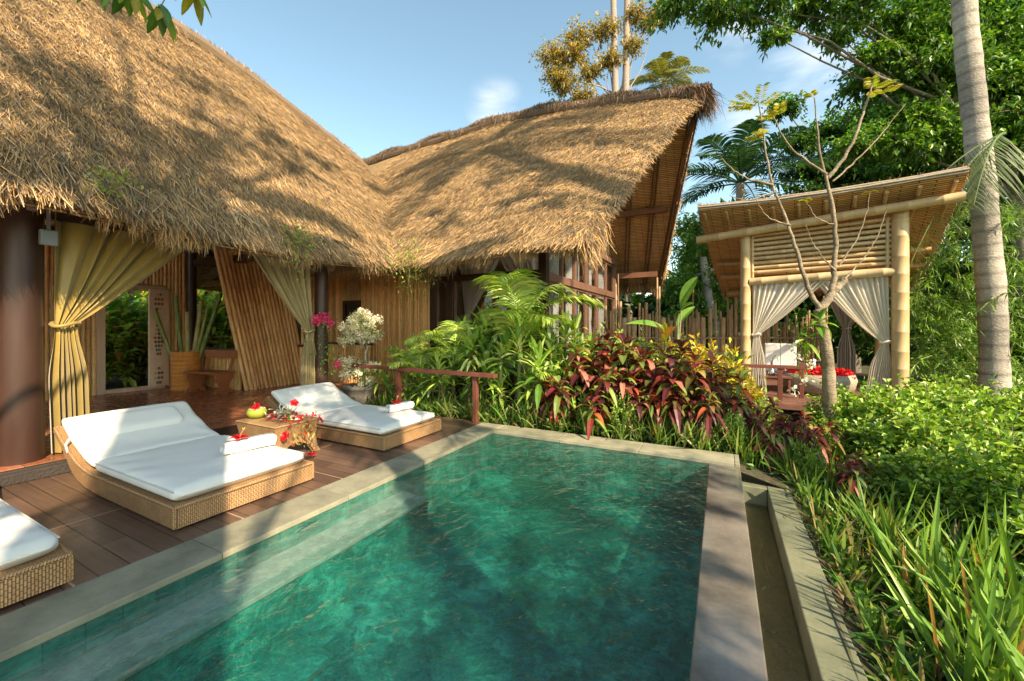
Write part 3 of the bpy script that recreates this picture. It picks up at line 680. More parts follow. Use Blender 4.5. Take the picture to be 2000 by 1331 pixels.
# matting gable infill high behind the glass wall
mb = MB(); mb.grid([[(-3.15, 7.2, 3.54), (-3.15, 7.2, 3.75)], [(-3.15, 10, 3.54), (-3.15, 10, 6.6)], [(-3.15, 12.9, 3.54), (-3.15, 12.9, 3.75)]]); mb.build('gable_infill', M['mat'], h2)
FR = (.19, .10, .07)
mb = MB()
mb.box((-3.12, 7.12, -.05), (-2.96, 7.28, 3.5), DK); mb.build('post', M['darkwood'], h2, bevel=.008)
for x in (-5.67, -5.2): 
    mb = MB(); mb.box((x-.08, 7.12, -.05), (x+.08, 7.28, 3.3), DK); mb.build('post', M['darkwood'], h2, bevel=.008)
mb = MB(); mb.box((-3.10, 12.85, -.05), (-2.98, 12.99, 3.5), FR); mb.build('post', M['wood'], h2, bevel=.008)
mb = MB(); mb.box((-3.1, 7.28, 2.39), (-2.97, 12.85, 2.52), FR); mb.box((-3.11, 7.28, 3.41), (-2.96, 12.85, 3.56), FR); mb.box((-3.1, 7.28, .3), (-2.98, 12.85, .42), FR)
mb.box((-5.59, 7.14, 2.47), (-3.12, 7.26, 2.6), DK); mb.box((-5.59, 7.14, .2), (-3.12, 7.26, .32), DK); mb.box((-5.59, 7.14, 3.2), (-3.12, 7.26, 3.3), DK)
mb.build('rail', M['wood'], h2, bevel=.005)
mb = MB(); mb.box((-13, 7.3, -.1), (-3.0, 12.9, .12), (.2, .11, .07)); mb.build('floor', M['wood'], h2)
mb = MB(); mb.box((-13, 12.9, 0), (-3.12, 13.0, 3.5), (.3, .18, .1)); mb.build('back_wall', M['wood'], h2)
ym = [7.3, 8.15, 9.0, 9.9, 10.85, 11.85, 12.85]
for k in range(6):
    for z0, z1 in ((.42, 2.39), (2.52, 3.41)):
        a_, b_ = ym[k]+.0, ym[k+1]; mb = MB(); w_ = .05
        mb.box((-3.075, a_, z0), (-3.005, a_+w_, z1), FR); mb.box((-3.075, b_-w_, z0), (-3.005, b_, z1), FR)
        mb.box((-3.07, a_+w_, z0), (-3.01, b_-w_, z0+w_), FR); mb.box((-3.07, a_+w_, z1-w_), (-3.01, b_-w_, z1), FR)
        fr = mb.build('window', M['wood'], h2)
        mb = MB(); mb.box((-3.045, a_+w_, z0+w_), (-3.04, b_-w_, z1-w_)); mb.build('pane', M['glass'], fr)
for a_, b_ in ((-5.59, -5.28), (-5.12, -4.15), (-4.1, -3.12)):
    mb = MB(); w_ = .04
    mb.box((a_, 7.17, .32), (a_+w_, 7.23, 2.47), FR); mb.box((b_-w_, 7.17, .32), (b_, 7.23, 2.47), FR)
    mb.box((a_+w_, 7.175, .32), (b_-w_, 7.225, .32+w_), FR)
    fr = mb.build('window', M['wood'], h2); mb = MB(); mb.box((a_+w_, 7.198, .36), (b_-w_, 7.203, 2.47)); mb.build('pane', M['glass'], fr)
mb = MB(); bwall(mb, (-2.93, 7.35), (-2.93, 8.2), .0, .95, .03, [(.5, .26, .1), (.42, .2, .08)]); mb.build('low_wall', M['bamboo'], h2, smooth=True)

# ------------------------------------------------------------------ curtains
def curtain(name, label, A, Bp, tie, foot, wt, wb, nf, along, c, mat, group=None, amp=.05, sag=.35, tiepost=None, cat='curtain', ns=150, tie_c=None):
    """A->Bp top edge, tie = gather point, foot = lower centre; along = unit vector of the rod"""
    A, Bp, tie, foot, along = (np.array(q, float) for q in (A, Bp, tie, foot, along))
    nn = np.cross(along, V(0, 0, 1)); root = thing(name, label, cat, group, loc=tuple(foot))
    s_ = np.linspace(0, 1, ns); top = A+(Bp-A)*s_[:, None]
    ti = tie+along*((s_-.5)*wt)[:, None]; fo = foot+along*((s_-.5)*wb)[:, None]
    ph = s_*nf*2*np.pi+1.6*np.sin(s_*9+nf)+.9*np.sin(s_*21); rows = []; cc = []
    for t_ in np.linspace(0, 1, 26):
        ctl = top*.42+ti*.58; ctl[:, 2] = top[:, 2]*(1-.5-sag*.3)+ti[:, 2]*(.5+sag*.3)
        p = top*(1-t_)**2+ctl*2*t_*(1-t_)+ti*t_**2
        a = amp*(1-.72*t_**2)*(1+.55*np.sin(s_*17+t_*2.5+nf))
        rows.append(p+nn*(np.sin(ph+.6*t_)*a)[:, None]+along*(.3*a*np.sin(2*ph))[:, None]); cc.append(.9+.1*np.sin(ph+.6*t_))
    for t_ in np.linspace(.04, 1, 20):
        e = min(1, t_*2.2); e = e*e*(3-2*e); p = ti*(1-t_)+fo*t_; q = (ti+along*((s_-.5)*(wb-wt)*e)[:, None]); p[:, :2] = (q+(foot-tie)*t_)[:, :2]
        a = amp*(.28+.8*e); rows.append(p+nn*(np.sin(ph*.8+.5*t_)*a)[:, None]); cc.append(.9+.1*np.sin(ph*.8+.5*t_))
    P = np.stack(rows)-foot; C_ = np.array(c)[None, None]*np.array(cc)[..., None]  # fold shading put into the cloth colour, hollows darker than ridges
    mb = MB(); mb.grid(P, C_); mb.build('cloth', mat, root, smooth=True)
    a = np.linspace(0, 2*np.pi, 20); rr = wt*.62
    mb = MB(); mb.tube(np.stack([(tie-foot)[0]+along[0]*rr*np.cos(a)+nn[0]*.07*np.sin(a), (tie-foot)[1]+along[1]*rr*np.cos(a)+nn[1]*.07*np.sin(a), (tie-foot)[2]+.02*np.sin(a*2)], 1), .02, 6, np.array(tie_c if tie_c is not None else c)*.9, cap=False)
    mb.build('tieback', mat, root, smooth=True)
    return root
GOLD = (.33, .225, .045)
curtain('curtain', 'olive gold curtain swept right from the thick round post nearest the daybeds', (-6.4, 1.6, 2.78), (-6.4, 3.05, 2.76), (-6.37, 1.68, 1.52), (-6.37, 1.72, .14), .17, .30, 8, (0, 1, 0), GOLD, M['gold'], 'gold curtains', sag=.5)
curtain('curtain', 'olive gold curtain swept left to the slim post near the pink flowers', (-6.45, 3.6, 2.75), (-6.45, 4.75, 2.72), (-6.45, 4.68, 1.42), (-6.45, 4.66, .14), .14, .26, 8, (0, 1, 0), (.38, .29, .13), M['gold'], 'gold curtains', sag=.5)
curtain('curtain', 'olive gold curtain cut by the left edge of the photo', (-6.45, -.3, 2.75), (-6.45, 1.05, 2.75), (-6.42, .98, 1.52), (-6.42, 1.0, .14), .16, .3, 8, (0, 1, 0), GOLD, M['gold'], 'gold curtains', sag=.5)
WH = (.78, .74, .68)
curtain('bed_drape', 'sheer white drape tied back left behind the front glazing of the far house', (-5.5, 8.0, 3.3), (-4.3, 8.0, 3.3), (-5.35, 8.0, 1.7), (-5.3, 8.0, .3), .1, .2, 8, (1, 0, 0), (.9, .82, .78), M['sheer'], 'sheer bed drapes')
curtain('bed_drape', 'sheer white drape tied back right behind the front glazing of the far house', (-4.6, 8.1, 3.3), (-3.4, 8.1, 3.3), (-3.6, 8.1, 1.6), (-3.6, 8.1, .3), .1, .2, 8, (1, 0, 0), (.9, .82, .78), M['sheer'], 'sheer bed drapes')
for k, (a_, b_) in enumerate(((8.2, 8.75), (9.3, 10.2), (10.9, 11.35), (12.0, 12.7))):
    t_ = thing('window_drape', ['white drape behind the side glazing nearest the corner post', 'widest white drape behind the middle of the side glazing', 'narrow white drape behind the side glazing beyond the widest drape', 'white drape behind the side glazing at its far end'][k], 'curtain', 'white drapes behind side glazing', loc=(-3.35, a_, 3.4))
    s_ = np.linspace(0, 1, 60); z = np.linspace(0, -3.2, 8); S_, Z_ = np.meshgrid(s_, z, indexing='ij')
    P = np.stack([.05*np.sin(S_*45), S_*(b_-a_), Z_], -1); mb = MB(); mb.grid(P, (.8, .78, .75)); mb.build('cloth', M['sheer'], t_, smooth=True)
lp = thing('table_lamp', 'bedside lamp with pinkish drum shade seen through the side glazing', 'lamp', loc=(-3.6, 9.6, .12))
mb = MB(); mb.lathe([(.0, 0), (.1, 0), (.1, .03), (.02, .06), (.02, 1.1)], n=12, c=(.2, .15, .1)); mb.build('lamp_base', M['wood'], lp)
mb = MB(); mb.lathe([(.24, 1.05), (.22, 1.4)], n=24, c=(.75, .55, .45)); mb.build('lamp_shade', M['fabric'], lp, smooth=True)
bd = thing('bed', 'bed with white linen inside the glazed bedroom', 'bed', loc=(-5, 9.6, .12))
mb = MB(); mb.box((-.9, -1, 0), (.9, 1, .35), (.2, .1, .06)); mb.build('bed_base', M['wood'], bd); mb = MB(); mb.box((-.9, -1, .352), (.9, 1, .6), (.8, .78, .75)); mb.build('mattress', M['fabric'], bd, bevel=.05)

# ------------------------------------------------------------------ loungers
def sweep(mb, path, hw, th, rc, c, ny=22, endr=.07, wrink=0., seed=0, cl=None):
    """rounded slab following path (x,z = centre line), half width hw, thickness th"""
    path = np.asarray(path, float); m = len(path); T = nrm(np.gradient(path, axis=0)); Nn = np.stack([-T[:, 1], T[:, 0]], 1)
    if Nn[m//2, 1] < 0: Nn = -Nn
    L = np.concatenate([[0], np.cumsum(np.linalg.norm(np.diff(path, axis=0), axis=1))])
    a = np.linspace(0, 2*np.pi, 65)[:-1]; ex = .22
    cx_ = np.sign(np.cos(a))*np.abs(np.cos(a))**ex; cz_ = np.sign(np.sin(a))*np.abs(np.sin(a))**.6
    P = np.zeros((m, 65, 3)); 
    for i in range(m):
        dd = min(L[i], L[-1]-L[i]); k = math.sqrt(max(0, 1-(1-min(1, dd/endr))**2)); inset = (1-k)*endr*.6
        yy = cx_*(hw-inset); zz = cz_*th/2*(.12+.88*k)
        if wrink:
            w_ = wrink*(np.sin(yy*9+i*.5+seed)*np.sin(L[i]*7+yy*3+seed)+.5*np.sin(yy*23+L[i]*17+seed*2)); zz = zz+w_*(cz_ > .3)
        ring = np.stack([path[i, 0]+Nn[i, 0]*zz, yy, path[i, 1]+Nn[i, 1]*zz], 1); P[i] = np.concatenate([ring, ring[:1]])
    mb.grid(P, c)
    for e, fl in ((0, 1), (m-1, -1)): mb.ngon(P[e][:-1][::fl], c)
def resample(pts, step):
    pts = np.asarray(pts, float); L = np.concatenate([[0], np.cumsum(np.linalg.norm(np.diff(pts, axis=0), axis=1))]); n = int(L[-1]/step)+2
    q = np.linspace(0, L[-1], n); return np.stack([np.interp(q, L, pts[:, i]) for i in range(2)], 1)
def smoothp(p, k=8):
    for _ in range(k): p[1:-1] = (p[:-2]+2*p[1:-1]+p[2:])/4
    return p
def make_lounger():
    root = thing('daybed', '', 'daybed', 'wicker daybeds on the deck')
    W_ = .56
    topl = [(0, .175), (-1.5, .175), (-1.75, .21), (-2.05, .32), (-2.36, .49)]
    botl = [(-2.42, .45), (-2.12, .27), (-1.9, .10), (-1.65, .035), (-1.3, .02), (0, .02)]
    pl = np.array(topl+botl); mb = MB()
    tp = smoothp(resample(topl, .05), 3); bt = smoothp(resample(botl, .05), 3); n_ = len(tp); bt = np.stack([np.interp(np.linspace(0, 1, n_), np.linspace(0, 1, len(bt)), bt[:, i]) for i in range(2)], 1)[::-1]
    for s_ in (-1, 1):
        P = np.stack([np.stack([tp[:, 0], tp[:, 0]*0+s_*W_, tp[:, 1]], 1), np.stack([bt[:, 0], bt[:, 0]*0+s_*W_, bt[:, 1]], 1)], 0); mb.grid(P, flip=s_ < 0)
    for ln, fl in ((tp, True), (bt, False)):
        P = np.stack([np.stack([ln[:, 0], ln[:, 0]*0-W_, ln[:, 1]], 1), np.stack([ln[:, 0], ln[:, 0]*0+W_, ln[:, 1]], 1)], 0); mb.grid(P, flip=fl)
    for x_, a_, b_ in ((0, .02, .175),): mb.add([(x_, -W_, a_), (x_, W_, a_), (x_, W_, b_), (x_, -W_, b_)], [[0, 1, 2, 3]])
    e0, e1 = tp[-1], bt[-1]; mb.add([(e0[0], -W_, e0[1]), (e0[0], W_, e0[1]), (e1[0], W_, e1[1]), (e1[0], -W_, e1[1])], [[0, 1, 2, 3]])
    fr = mb.build('frame', M['wicker'], root)
    mb = MB()
    for s_ in (-1, 1):
        mb.tube([(0, s_*W_, .03), (0, s_*W_, .17)], .014, 8); mb.tube(np.stack([tp[:, 0], tp[:, 0]*0+s_*W_, tp[:, 1]], 1), .012, 8)
    mb.tube([(0, -W_, .175), (0, W_, .175)], .014, 8); mb.tube([(e0[0], -W_, e0[1]), (e0[0], W_, e0[1])], .014, 8)
    mb.build('frame_edging', M['wicker'], fr, smooth=True)
    for x_ in (-.15, -1.5):
        for s_ in (-1, 1): mb = MB(); mb.box((x_-.04, s_*.48-.04, 0), (x_+.04, s_*.48+.04, .02), DK); mb.build('foot', M['plain'], root)
    ml = smoothp(resample([(-.05, .235), (-1.52, .235)], .04), 2)
    mb = MB(); sweep(mb, ml, W_-.025, .115, .04, (.80, .76, .70), wrink=.005); mt = mb.build('mattress', M['fabric'], root, smooth=True)
    bl = smoothp(resample([(-1.50, .235), (-1.72, .27), (-2.05, .40), (-2.35, .575)], .04), 3)
    mb = MB(); sweep(mb, bl, W_-.03, .10, .04, (.80, .77, .71), wrink=.006, seed=3); mb.build('back_cushion', M['fabric'], root, smooth=True)
    for s_ in (-1, 1):
        mb = MB(); mb.tube(np.stack([ml[1:-1, 0], ml[1:-1, 0]*0+s_*(W_-.028), ml[1:-1, 1]+.03], 1), .006, 5, (.6, .56, .5)); mb.build('piping', M['fabric'], mt, smooth=True)
    pl_ = smoothp(resample([(-1.93, .405), (-2.22, .565)], .03), 1); mb = MB(); sweep(mb, pl_, .36, .10, .05, (.80, .77, .72), endr=.1, wrink=.003, seed=5); mb.build('headrest', M['fabric'], root, smooth=True)
    mb = MB(); mb.tube([(-2.0, -W_-.008, .30), (-2.05, -W_-.008, .37), (-2.1, -W_+.05, .44)], .008, 5, (.8, .78, .74)); mb.build('tie_strap', M['fabric'], root)
    return root
d0 = make_lounger(); d0.location = (-3.53, 2.04, 0); d0['label'] = 'middle wicker daybed with rolled towel and red hibiscus in front of the thick post'
dup(d0, (-3.57, 4.12, 0), 0, .97, 'farthest wicker daybed between the side table and the garden railing')
dup(d0, (-3.36, .35, 0), 0, 1, 'nearest wicker daybed cut off by the bottom left edge')
def hibiscus(name, label, loc, rz=0, sc=1, tilt=0, group='red hibiscus flowers'):
    h = thing(name, label, 'flower', group, loc=loc, rz=rz, sc=sc); h.rotation_euler = (tilt, 0, rz)
    mb = MB(); a = np.arange(5)*2*np.pi/5; D = np.stack([np.cos(a), np.sin(a), a*0+.45], 1)
    leaves(mb, np.zeros((5, 3)), D, .07, .062, pal([(.62, .008, .02)], 5, .1), K=5, droop=.35, fold=.12, U=V(0, 0, 1)*np.ones((5, 3)))
    leaves(mb, np.zeros((5, 3)), nrm(D+V(.2, .3, .3)), .05, .05, pal([(.5, .006, .02)], 5, .1), K=4, droop=.3, fold=.2, U=V(0, 0, 1)*np.ones((5, 3)))
    mb.build('petal', M['petal'], h, smooth=True)
    mb = MB(); mb.tube([(0, 0, 0), (.012, 0, .04), (.03, .01, .07)], [.004, .003, .003], 5, (.8, .25, .12)); 
    for k in range(8): mb.tube([(.025, .008, .06), (.025+random.uniform(-.01, .015), .008+random.uniform(-.01, .01), .075)], .0015, 4, (.9, .6, .1))
    mb.build('pistil', M['petal'], h); return h
def towel(label, loc, rz, sc=1):
    tw = thing('rolled_towel', label, 'towel', 'rolled white towels', loc=loc, rz=rz, sc=sc); mb = MB(); a = np.linspace(0, 2*np.pi*4.2, 90); r = .012+.05*a/a[-1]
    xs_ = np.linspace(-.21, .21, 14); P = np.zeros((len(xs_), len(a), 3)); wob = np.sin(xs_*17)*.003
    P[..., 0] = xs_[:, None]+.006*np.sin(a*3)[None]; P[..., 1] = r*np.cos(a); P[..., 2] = .062+r*np.sin(a)+wob[:, None]
    mb.grid(P, (.82, .81, .8)); mb.build('terry_roll', M['fabric'], tw, smooth=True)
    mb = MB(); mb.tube([(-.18, 0, .062), (.18, 0, .062)], .045, 14, (.72, .71, .7)); mb.build('core', M['fabric'], tw, smooth=True)
towel('rolled white towel on the middle daybed in front of the thick post', (-4.08, 2.32, .295), rad(78), 1.05)
hibiscus('hibiscus', 'red hibiscus flower lying on the towel of the middle daybed', (-4.1, 2.24, .43), .5, 1.3)
towel('rolled white towel on the farthest daybed near the railing', (-4.10, 4.42, .285), rad(80), 1.0)
hibiscus('hibiscus', 'red hibiscus flower lying on the towel of the farthest daybed', (-4.12, 4.36, .41), 1.5, 1.25)

# side table
TX, TY = -4.73, 3.02
tb = thing('wicker_side_table', 'low brown wicker side table with arched base between two daybeds', 'side table', loc=(TX, TY, 0))
HX, HY, HT = .38, .28, .37
def flare(z): k = z/HT; return 1-.10*math.sin(math.pi*min(1, k*1.0))*(1.0)
mb = MB()
for ax in range(4):
    L_ = HX if ax % 2 == 0 else HY; O_ = HY if ax % 2 == 0 else HX; P = np.zeros((25, 9, 3))
    for i, s_ in enumerate(np.linspace(-1, 1, 25)):
        z0 = .15*math.sqrt(max(0, 1-(s_/.72)**2)) if abs(s_) < .72 else 0.
        for j, k in enumerate(np.linspace(0, 1, 9)):
            z = z0+(HT-z0)*k; f_ = flare(z); u_, v_ = s_*L_*f_, -O_*f_
            P[i, j] = {0: (u_, v_, z), 1: (-v_, u_, z), 2: (-u_, -v_, z), 3: (v_, -u_, z)}[ax]
    mb.grid(P, flip=True)
    mb.grid(P*V(.93, .93, 1), flip=False)
mb.build('base', M['wicker'], tb)
mb = MB(); mb.box((-HX, -HY, HT-.0), (HX, HY, HT+.022)); mb.build('tabletop', M['wicker'], tb, bevel=.012)
cn = thing('coconut_drink', 'cut green coconut with a red hibiscus on the wicker table', 'coconut', loc=(-5.0, 2.93, .392))
mb = MB(); mb.lathe([(.03, 0), (.075, .012), (.105, .05), (.108, .08), (.09, .115), (.07, .125)], n=24, c=(.30, .34, .04), wob=.03); mb.build('husk', M['plain'], cn, smooth=True)
mb = MB(); mb.lathe([(.0, .128), (.05, .128), (.088, .118)], n=24, c=(.7, .65, .5)); mb.build('cut_rim', M['plain'], cn, smooth=True)
hibiscus('hibiscus', 'red hibiscus flower standing on the cut coconut', (-4.97, 2.9, .53), .2, 1., rad(40))
fa = thing('flower_arrangement', 'spray of grass, white and red blossoms on the wicker table', 'flowers', loc=(-4.62, 3.08, .392))
mb = MB(); n = 70; a = R.uniform(0, 6.28, n); el = R.uniform(.2, 1.4, n); D = np.stack([np.cos(a)*np.cos(el), np.sin(a)*np.cos(el), np.sin(el)], 1)
leaves(mb, R.normal(size=(n, 3))*.02, D, R.uniform(.15, .34, n), .006, pal([(.2, .22, .12), (.35, .33, .2)], n), K=4, droop=.35, prof='strap', mid=False)
leaves(mb, R.normal(size=(20, 3))*.05, rdir(20, .4), .13, .05, pal(LITE, 20), K=3, droop=.5); mb.build('greenery', M['leaf'], fa)
mb = MB(); n = 40; leaves(mb, V(-.12, -.02, .05)+R.normal(size=(n, 3))*V(.06, .04, .03), rdir(n, .6), .06, .035, pal([(.8, .8, .76)], n, .08), K=3, droop=.2)
n = 170; B = np.stack([R.uniform(-.25, .33, n), R.normal(size=n)*.09, R.uniform(.01, .05, n)], 1); leaves(mb, B, rdir(n, .7), .045, .03, pal([(.6, .01, .02), (.6, .03, .02), (.65, .04, .03), (.8, .75, .6)], n, .15), K=2)
mb.build('blossom', M['petal'], fa)
mb = MB(); n = 90; B = np.stack([R.uniform(.25, .42, n), R.uniform(-.2, .12, n), -R.uniform(0, .3, n)**1.2], 1); leaves(mb, B, rdir(n)+V(0, 0, -.8), .05, .02, pal([(.28, .3, .08), (.4, .35, .1), (.5, .02, .02)], n), K=2); mb.build('trailing_sprig', M['leaf'], fa)
hibiscus('hibiscus', 'red hibiscus flower tucked upright in the grassy arrangement', (-4.66, 3.18, .56), 1.2, .85, rad(50))
hibiscus('hibiscus', 'red hibiscus flower hanging on the near side of the wicker table', (-4.35, 2.85, .27), .2, .95, rad(70))
hibiscus('hibiscus', 'red hibiscus flower at the right edge of the wicker table', (-4.28, 3.25, .38), 2.4, .95, rad(60))
hibiscus('hibiscus', 'fallen red hibiscus flower on the deck below the wicker table', (-4.12, 3.02, .05), 1.0, 1.0)

# bamboo basket with stems, bench
bk = thing('bamboo_vase', 'tall orange bamboo cylinder holding cut bamboo stems by the door', 'vase', loc=(-10.5, 4.62, .12))
mb = MB(); pr = []
for i in range(28): pr += [(.265+.006*math.sin(i*2.1), i*.03), (.273, i*.03+.012), (.262, i*.03+.028)]
mb.lathe(pr, n=36, c=(.62, .25, .05)); mb.lathe([(.25, .8), (.25, .1)], n=24, c=(.05, .03, .02)); mb.build('basket_body', M['bamboo'], bk, smooth=True)
for k, (dx, dy, h_, dx0) in enumerate(((-.55, -.35, 1.75, -.12), (-.12, -.14, 2.05, -.05), (.05, .0, 1.7, .03), (.25, .3, 1.8, .1), (.4, .5, 2.15, .12), (.1, .25, 1.95, .1))):
    mb = MB(); pole(mb, (dx0*.6, dx0*.4, .1), (dx, dy, h_), random.uniform(.035, .05), [(.25, .28, .07), (.17, .24, .06), (.4, .34, .14)][k % 3], 10, .35); mb.build('stem', M['bamboo'], bk, smooth=True)
bn = thing('wooden_bench', 'small reddish wooden bench with plank back against the low bamboo wall', 'bench', loc=(-9.55, 4.62, .12), rz=rad(8))
WC = (.34, .12, .045); mb = MB(); mb.box((-.5, -.2, .40), (.5, .2, .445), WC); mb.build('seat', M['wood'], bn, bevel=.006)
for s_ in (-1, 1):
    pts = [(-.2, 0), (-.17, .06), (-.1, .12), (-.12, .22), (-.19, .3), (-.18, .40), (.18, .40), (.19, .3), (.12, .22), (.1, .12), (.17, .06), (.2, 0), (.1, 0), (.05, .05), (-.05, .05), (-.1, 0)]
    mb = MB(); x_ = s_*.42; f1 = [(x_-.02, a_, b_) for a_, b_ in pts]; f2 = [(x_+.02, a_, b_) for a_, b_ in pts]
    mb.ngon(f1, WC); mb.ngon(f2[::-1], WC); n_ = len(pts)
    mb.add(f1+f2, [[i, (i+1) % n_, n_+(i+1) % n_, n_+i] for i in range(n_)], WC); mb.build('leg', M['wood'], bn)
for s_ in (-1, 1): mb = MB(); mb.beam((s_*.35, .17, .445), (s_*.38, .27, .85), .06, .03, WC, up=(0, 1, 0)); mb.build('back_upright', M['wood'], bn)
mb = MB(); mb.beam((-.48, .235, .79), (.48, .235, .79), .03, .17, WC); mb.build('backrest', M['wood'], bn, bevel=.008)

# railing by the garden
def railing(label, posts, pts, top, par_z0, wd=.075, th=.06):
    r_ = thing('garden_railing', label, 'railing', 'dark red railings', loc=(posts[0][0], posts[0][1], par_z0)); o_ = V(posts[0][0], posts[0][1], par_z0)
    for (a_, b_) in zip(pts[:-1], pts[1:]):
        mb = MB(); mb.beam(V(*a_)-o_, V(*b_)-o_, wd*1.5, th, (.17, .055, .04)); mb.build('top_rail', M['wood'], r_, bevel=.006)
    for (x, y) in posts: mb = MB(); mb.box((x-o_[0]-wd/2, y-o_[1]-wd/2, 0), (x-o_[0]+wd/2, y-o_[1]+wd/2, top-par_z0-.03), (.15, .05, .035)); mb.build('post', M['wood'], r_, bevel=.005)
railing('long dark red railing between the farthest daybed and the green garden bed', [(-5.02, 5.37), (-3.42, 5.36)], [(-6.2, 5.45, .76), (-3.03, 5.32, .75)], .75, 0)
# white bougainvillea in stone pot
pt = thing('potted_bougainvillea', 'white flowering bougainvillea bonsai in a round carved stone pot', 'potted plant', loc=(-6.15, 5.55, .0))
mb = MB(); mb.lathe([(.16, 0), (.26, .06), (.30, .2), (.31, .3), (.34, .32), (.35, .38), (.30, .38), (.28, .34), (0, .34)], n=32, c=(.2, .17, .14), wob=.01); mb.build('pot', M['stone'], pt, smooth=True)
mb = MB(); limb(mb, (0, 0, .3), (.05, .1, .75), .045, .03, (.45, .36, .26), .2); limb(mb, (.05, .1, .75), (.0, 0, 1.3), .03, .018, (.45, .36, .26), .3)
cls = [(-.02, -.02, 1.52, .30), (.1, .12, 1.38, .28), (-.22, -.1, 1.32, .22), (-.1, .0, .66, .27), (.12, .0, .6, .2), (.1, -.1, 1.62, .18)]
for c in cls: limb(mb, (.02, .04, .7+.4*(c[2] > 1)), c[:3], .018, .006, (.45, .36, .26), .2, seg=5)
mb.build('trunk', M['bark'], pt, smooth=True)
mb = MB()
for c in cls: 
    n = int(900*c[3]/.25); sub = rdir(14)*c[3]*R.uniform(.45, 1.15, (14, 1)); d = sub[R.integers(0, 14, n)]+rdir(n)*R.uniform(.1, 1, (n, 1))*c[3]*.36; leaves(mb, V(*c[:3])+d, nrm(d+R.normal(size=(n, 3))*.1), .038, .034, pal([(.78, .74, .62), (.72, .66, .5), (.8, .78, .7)], n, .1), K=2)
mb.build('blossom', M['petal'], pt)
mb = MB()
for c in cls: n = 160; d = rdir(n)*R.uniform(.3, .95, (n, 1))*c[3]; leaves(mb, V(*c[:3])+d, rdir(n), .05, .028, pal(LITE, n), K=1)
mb.build('foliage', M['leaf'], pt)
pk = thing('hanging_bougainvillea', 'pink bougainvillea sprays fixed to the slim dark post', 'flowers', loc=(-6.3, 4.85, 1.55))
mb = MB()
for c in ((0, 0, .1, .11), (.02, -.14, .05, .1), (.02, .1, .02, .09), (.05, .25, -.75, .05)): n = int(2200*c[3]); leaves(mb, V(*c[:3])+rdir(n)*R.uniform(.3, 1, (n, 1))*c[3], rdir(n), .04, .034, pal([(.7, .05, .2), (.75, .12, .3)], n, .15), K=2)
mb.build('blossom', M['petal'], pk)
mb = MB(); n = 160; B = np.stack([R.normal(size=n)*.03+.05, R.normal(size=n)*.14, R.uniform(-.9, .1, n)**1], 1); leaves(mb, B, rdir(n)+V(0, 0, -.3), .055, .03, pal(LITE, n), K=1); mb.tube([(.02, 0, .1), (.06, .1, -.3), (.04, .2, -.9)], .006, 5, (.25, .2, .1)); mb.build('foliage', M['leaf'], pk)
# creepers rooted in the thatch
for k, (lab, p_, n, r_) in enumerate((('yellow green creeper hanging in the eave near the slim post', (-5.42, 3.75, 2.78), 240, .16), ('green creeper hanging in the eave of the far house', (-4.9, 5.6, 2.72), 420, .26), ('small yellow creeper in the eave above the thick post', (-5.42, 1.75, 3.0), 90, .09))):
    t_ = thing('creeper', lab, 'climbing plant', 'creepers in the eaves', loc=p_); mb = MB(); B = R.normal(size=(n, 3))*V(.5, 1, .7)*r_; B[:, 2] -= R.uniform(0, 2.2*r_, n)*R.integers(0, 2, n); leaves(mb, B, rdir(n), .055, .035, pal([(.3, .36, .06), (.2, .3, .05), (.4, .4, .1)], n), K=1)
    mb.build('foliage', M['leaf'], t_); mb = MB(); limb(mb, (0, 0, .05), (.08, -.1, -3.*r_), .006, .003, (.3, .25, .1), .3, seg=4); limb(mb, (0, 0, .05), (.05, .12, -2.4*r_), .006, .003, (.3, .25, .1), .3, seg=4); mb.build('stem', M['bark'], t_)
# flood lamp under the eave
fl_ = thing('floodlight', 'small grey floodlight hanging under the eave beside the thick post', 'lamp', loc=(-6.15, 1.5, 2.42)); fl_.scale = (.7, .7, .7); mb = MB(); mb.box((-.05, -.09, -.12), (.05, .09, .1), (.2, .23, .25)); mb.build('housing', M['plain'], fl_, bevel=.012); mb = MB(); mb.box((-.01, -.02, .1), (.01, .02, .4), (.2, .2, .2)); mb.build('bracket', M['plain'], fl_); mb = MB(); mb.box((.052, -.075, -.1), (.056, .075, .08), (.2, .23, .25)); mb.build('lens', M['plain'], fl_)

#PART2
# ------------------------------------------------------------------ pavilion
pv = thing('bamboo_pavilion', 'bamboo gazebo with pale poles, louvred front and high sloping thatch roof', 'gazebo')
Lp, Rp = V(.46, 10.12, 0), V(2.87, 9.74, 0); pu = nrm(Rp-Lp); pw = V(-pu[1], pu[0], 0)
DPT = 2.5
Bl, Br = Lp+pw*DPT, Rp+pw*DPT
for q, zt, r in ((Lp, 3.62, .098), (Rp, 3.68, .122), (Bl, 2.75, .10), (Br, 2.75, .10)):
    mb = MB(); pole(mb, (q[0], q[1], -.2), (q[0], q[1], zt), r, PALE[0], 18, .36); mb.build('post', M['bamboo'], pv, smooth=True)
zf = lambda p: p
def at(a, b, z): q = Lp+pu*a+pw*b; return (q[0], q[1], z)
SP = float(np.linalg.norm(Rp-Lp))
FL, FRr, BLb, BRb = V(-.46, 9.75, 4.05), V(3.52, 9.15, 3.97), V(.05, 13.2, 2.36), V(4.1, 12.9, 2.42)
def ps(s_, t_):
    s_ = np.asarray(s_, float)[..., None]; t_ = np.asarray(t_, float)[..., None]
    p = (FL*(1-s_)+FRr*s_)*t_+(BLb*(1-s_)+BRb*s_)*(1-t_); return p-V(0, 0, 1)*(.10*np.sin(np.pi*t_)+.06*np.sin(np.pi*s_)*t_)
mb = MB(); pole(mb, at(-.95, -.12, 3.47), at(SP+.75, -.22, 3.66), .085, PALE[0], 12, .5); mb.build('beam', M['bamboo'], pv, smooth=True)
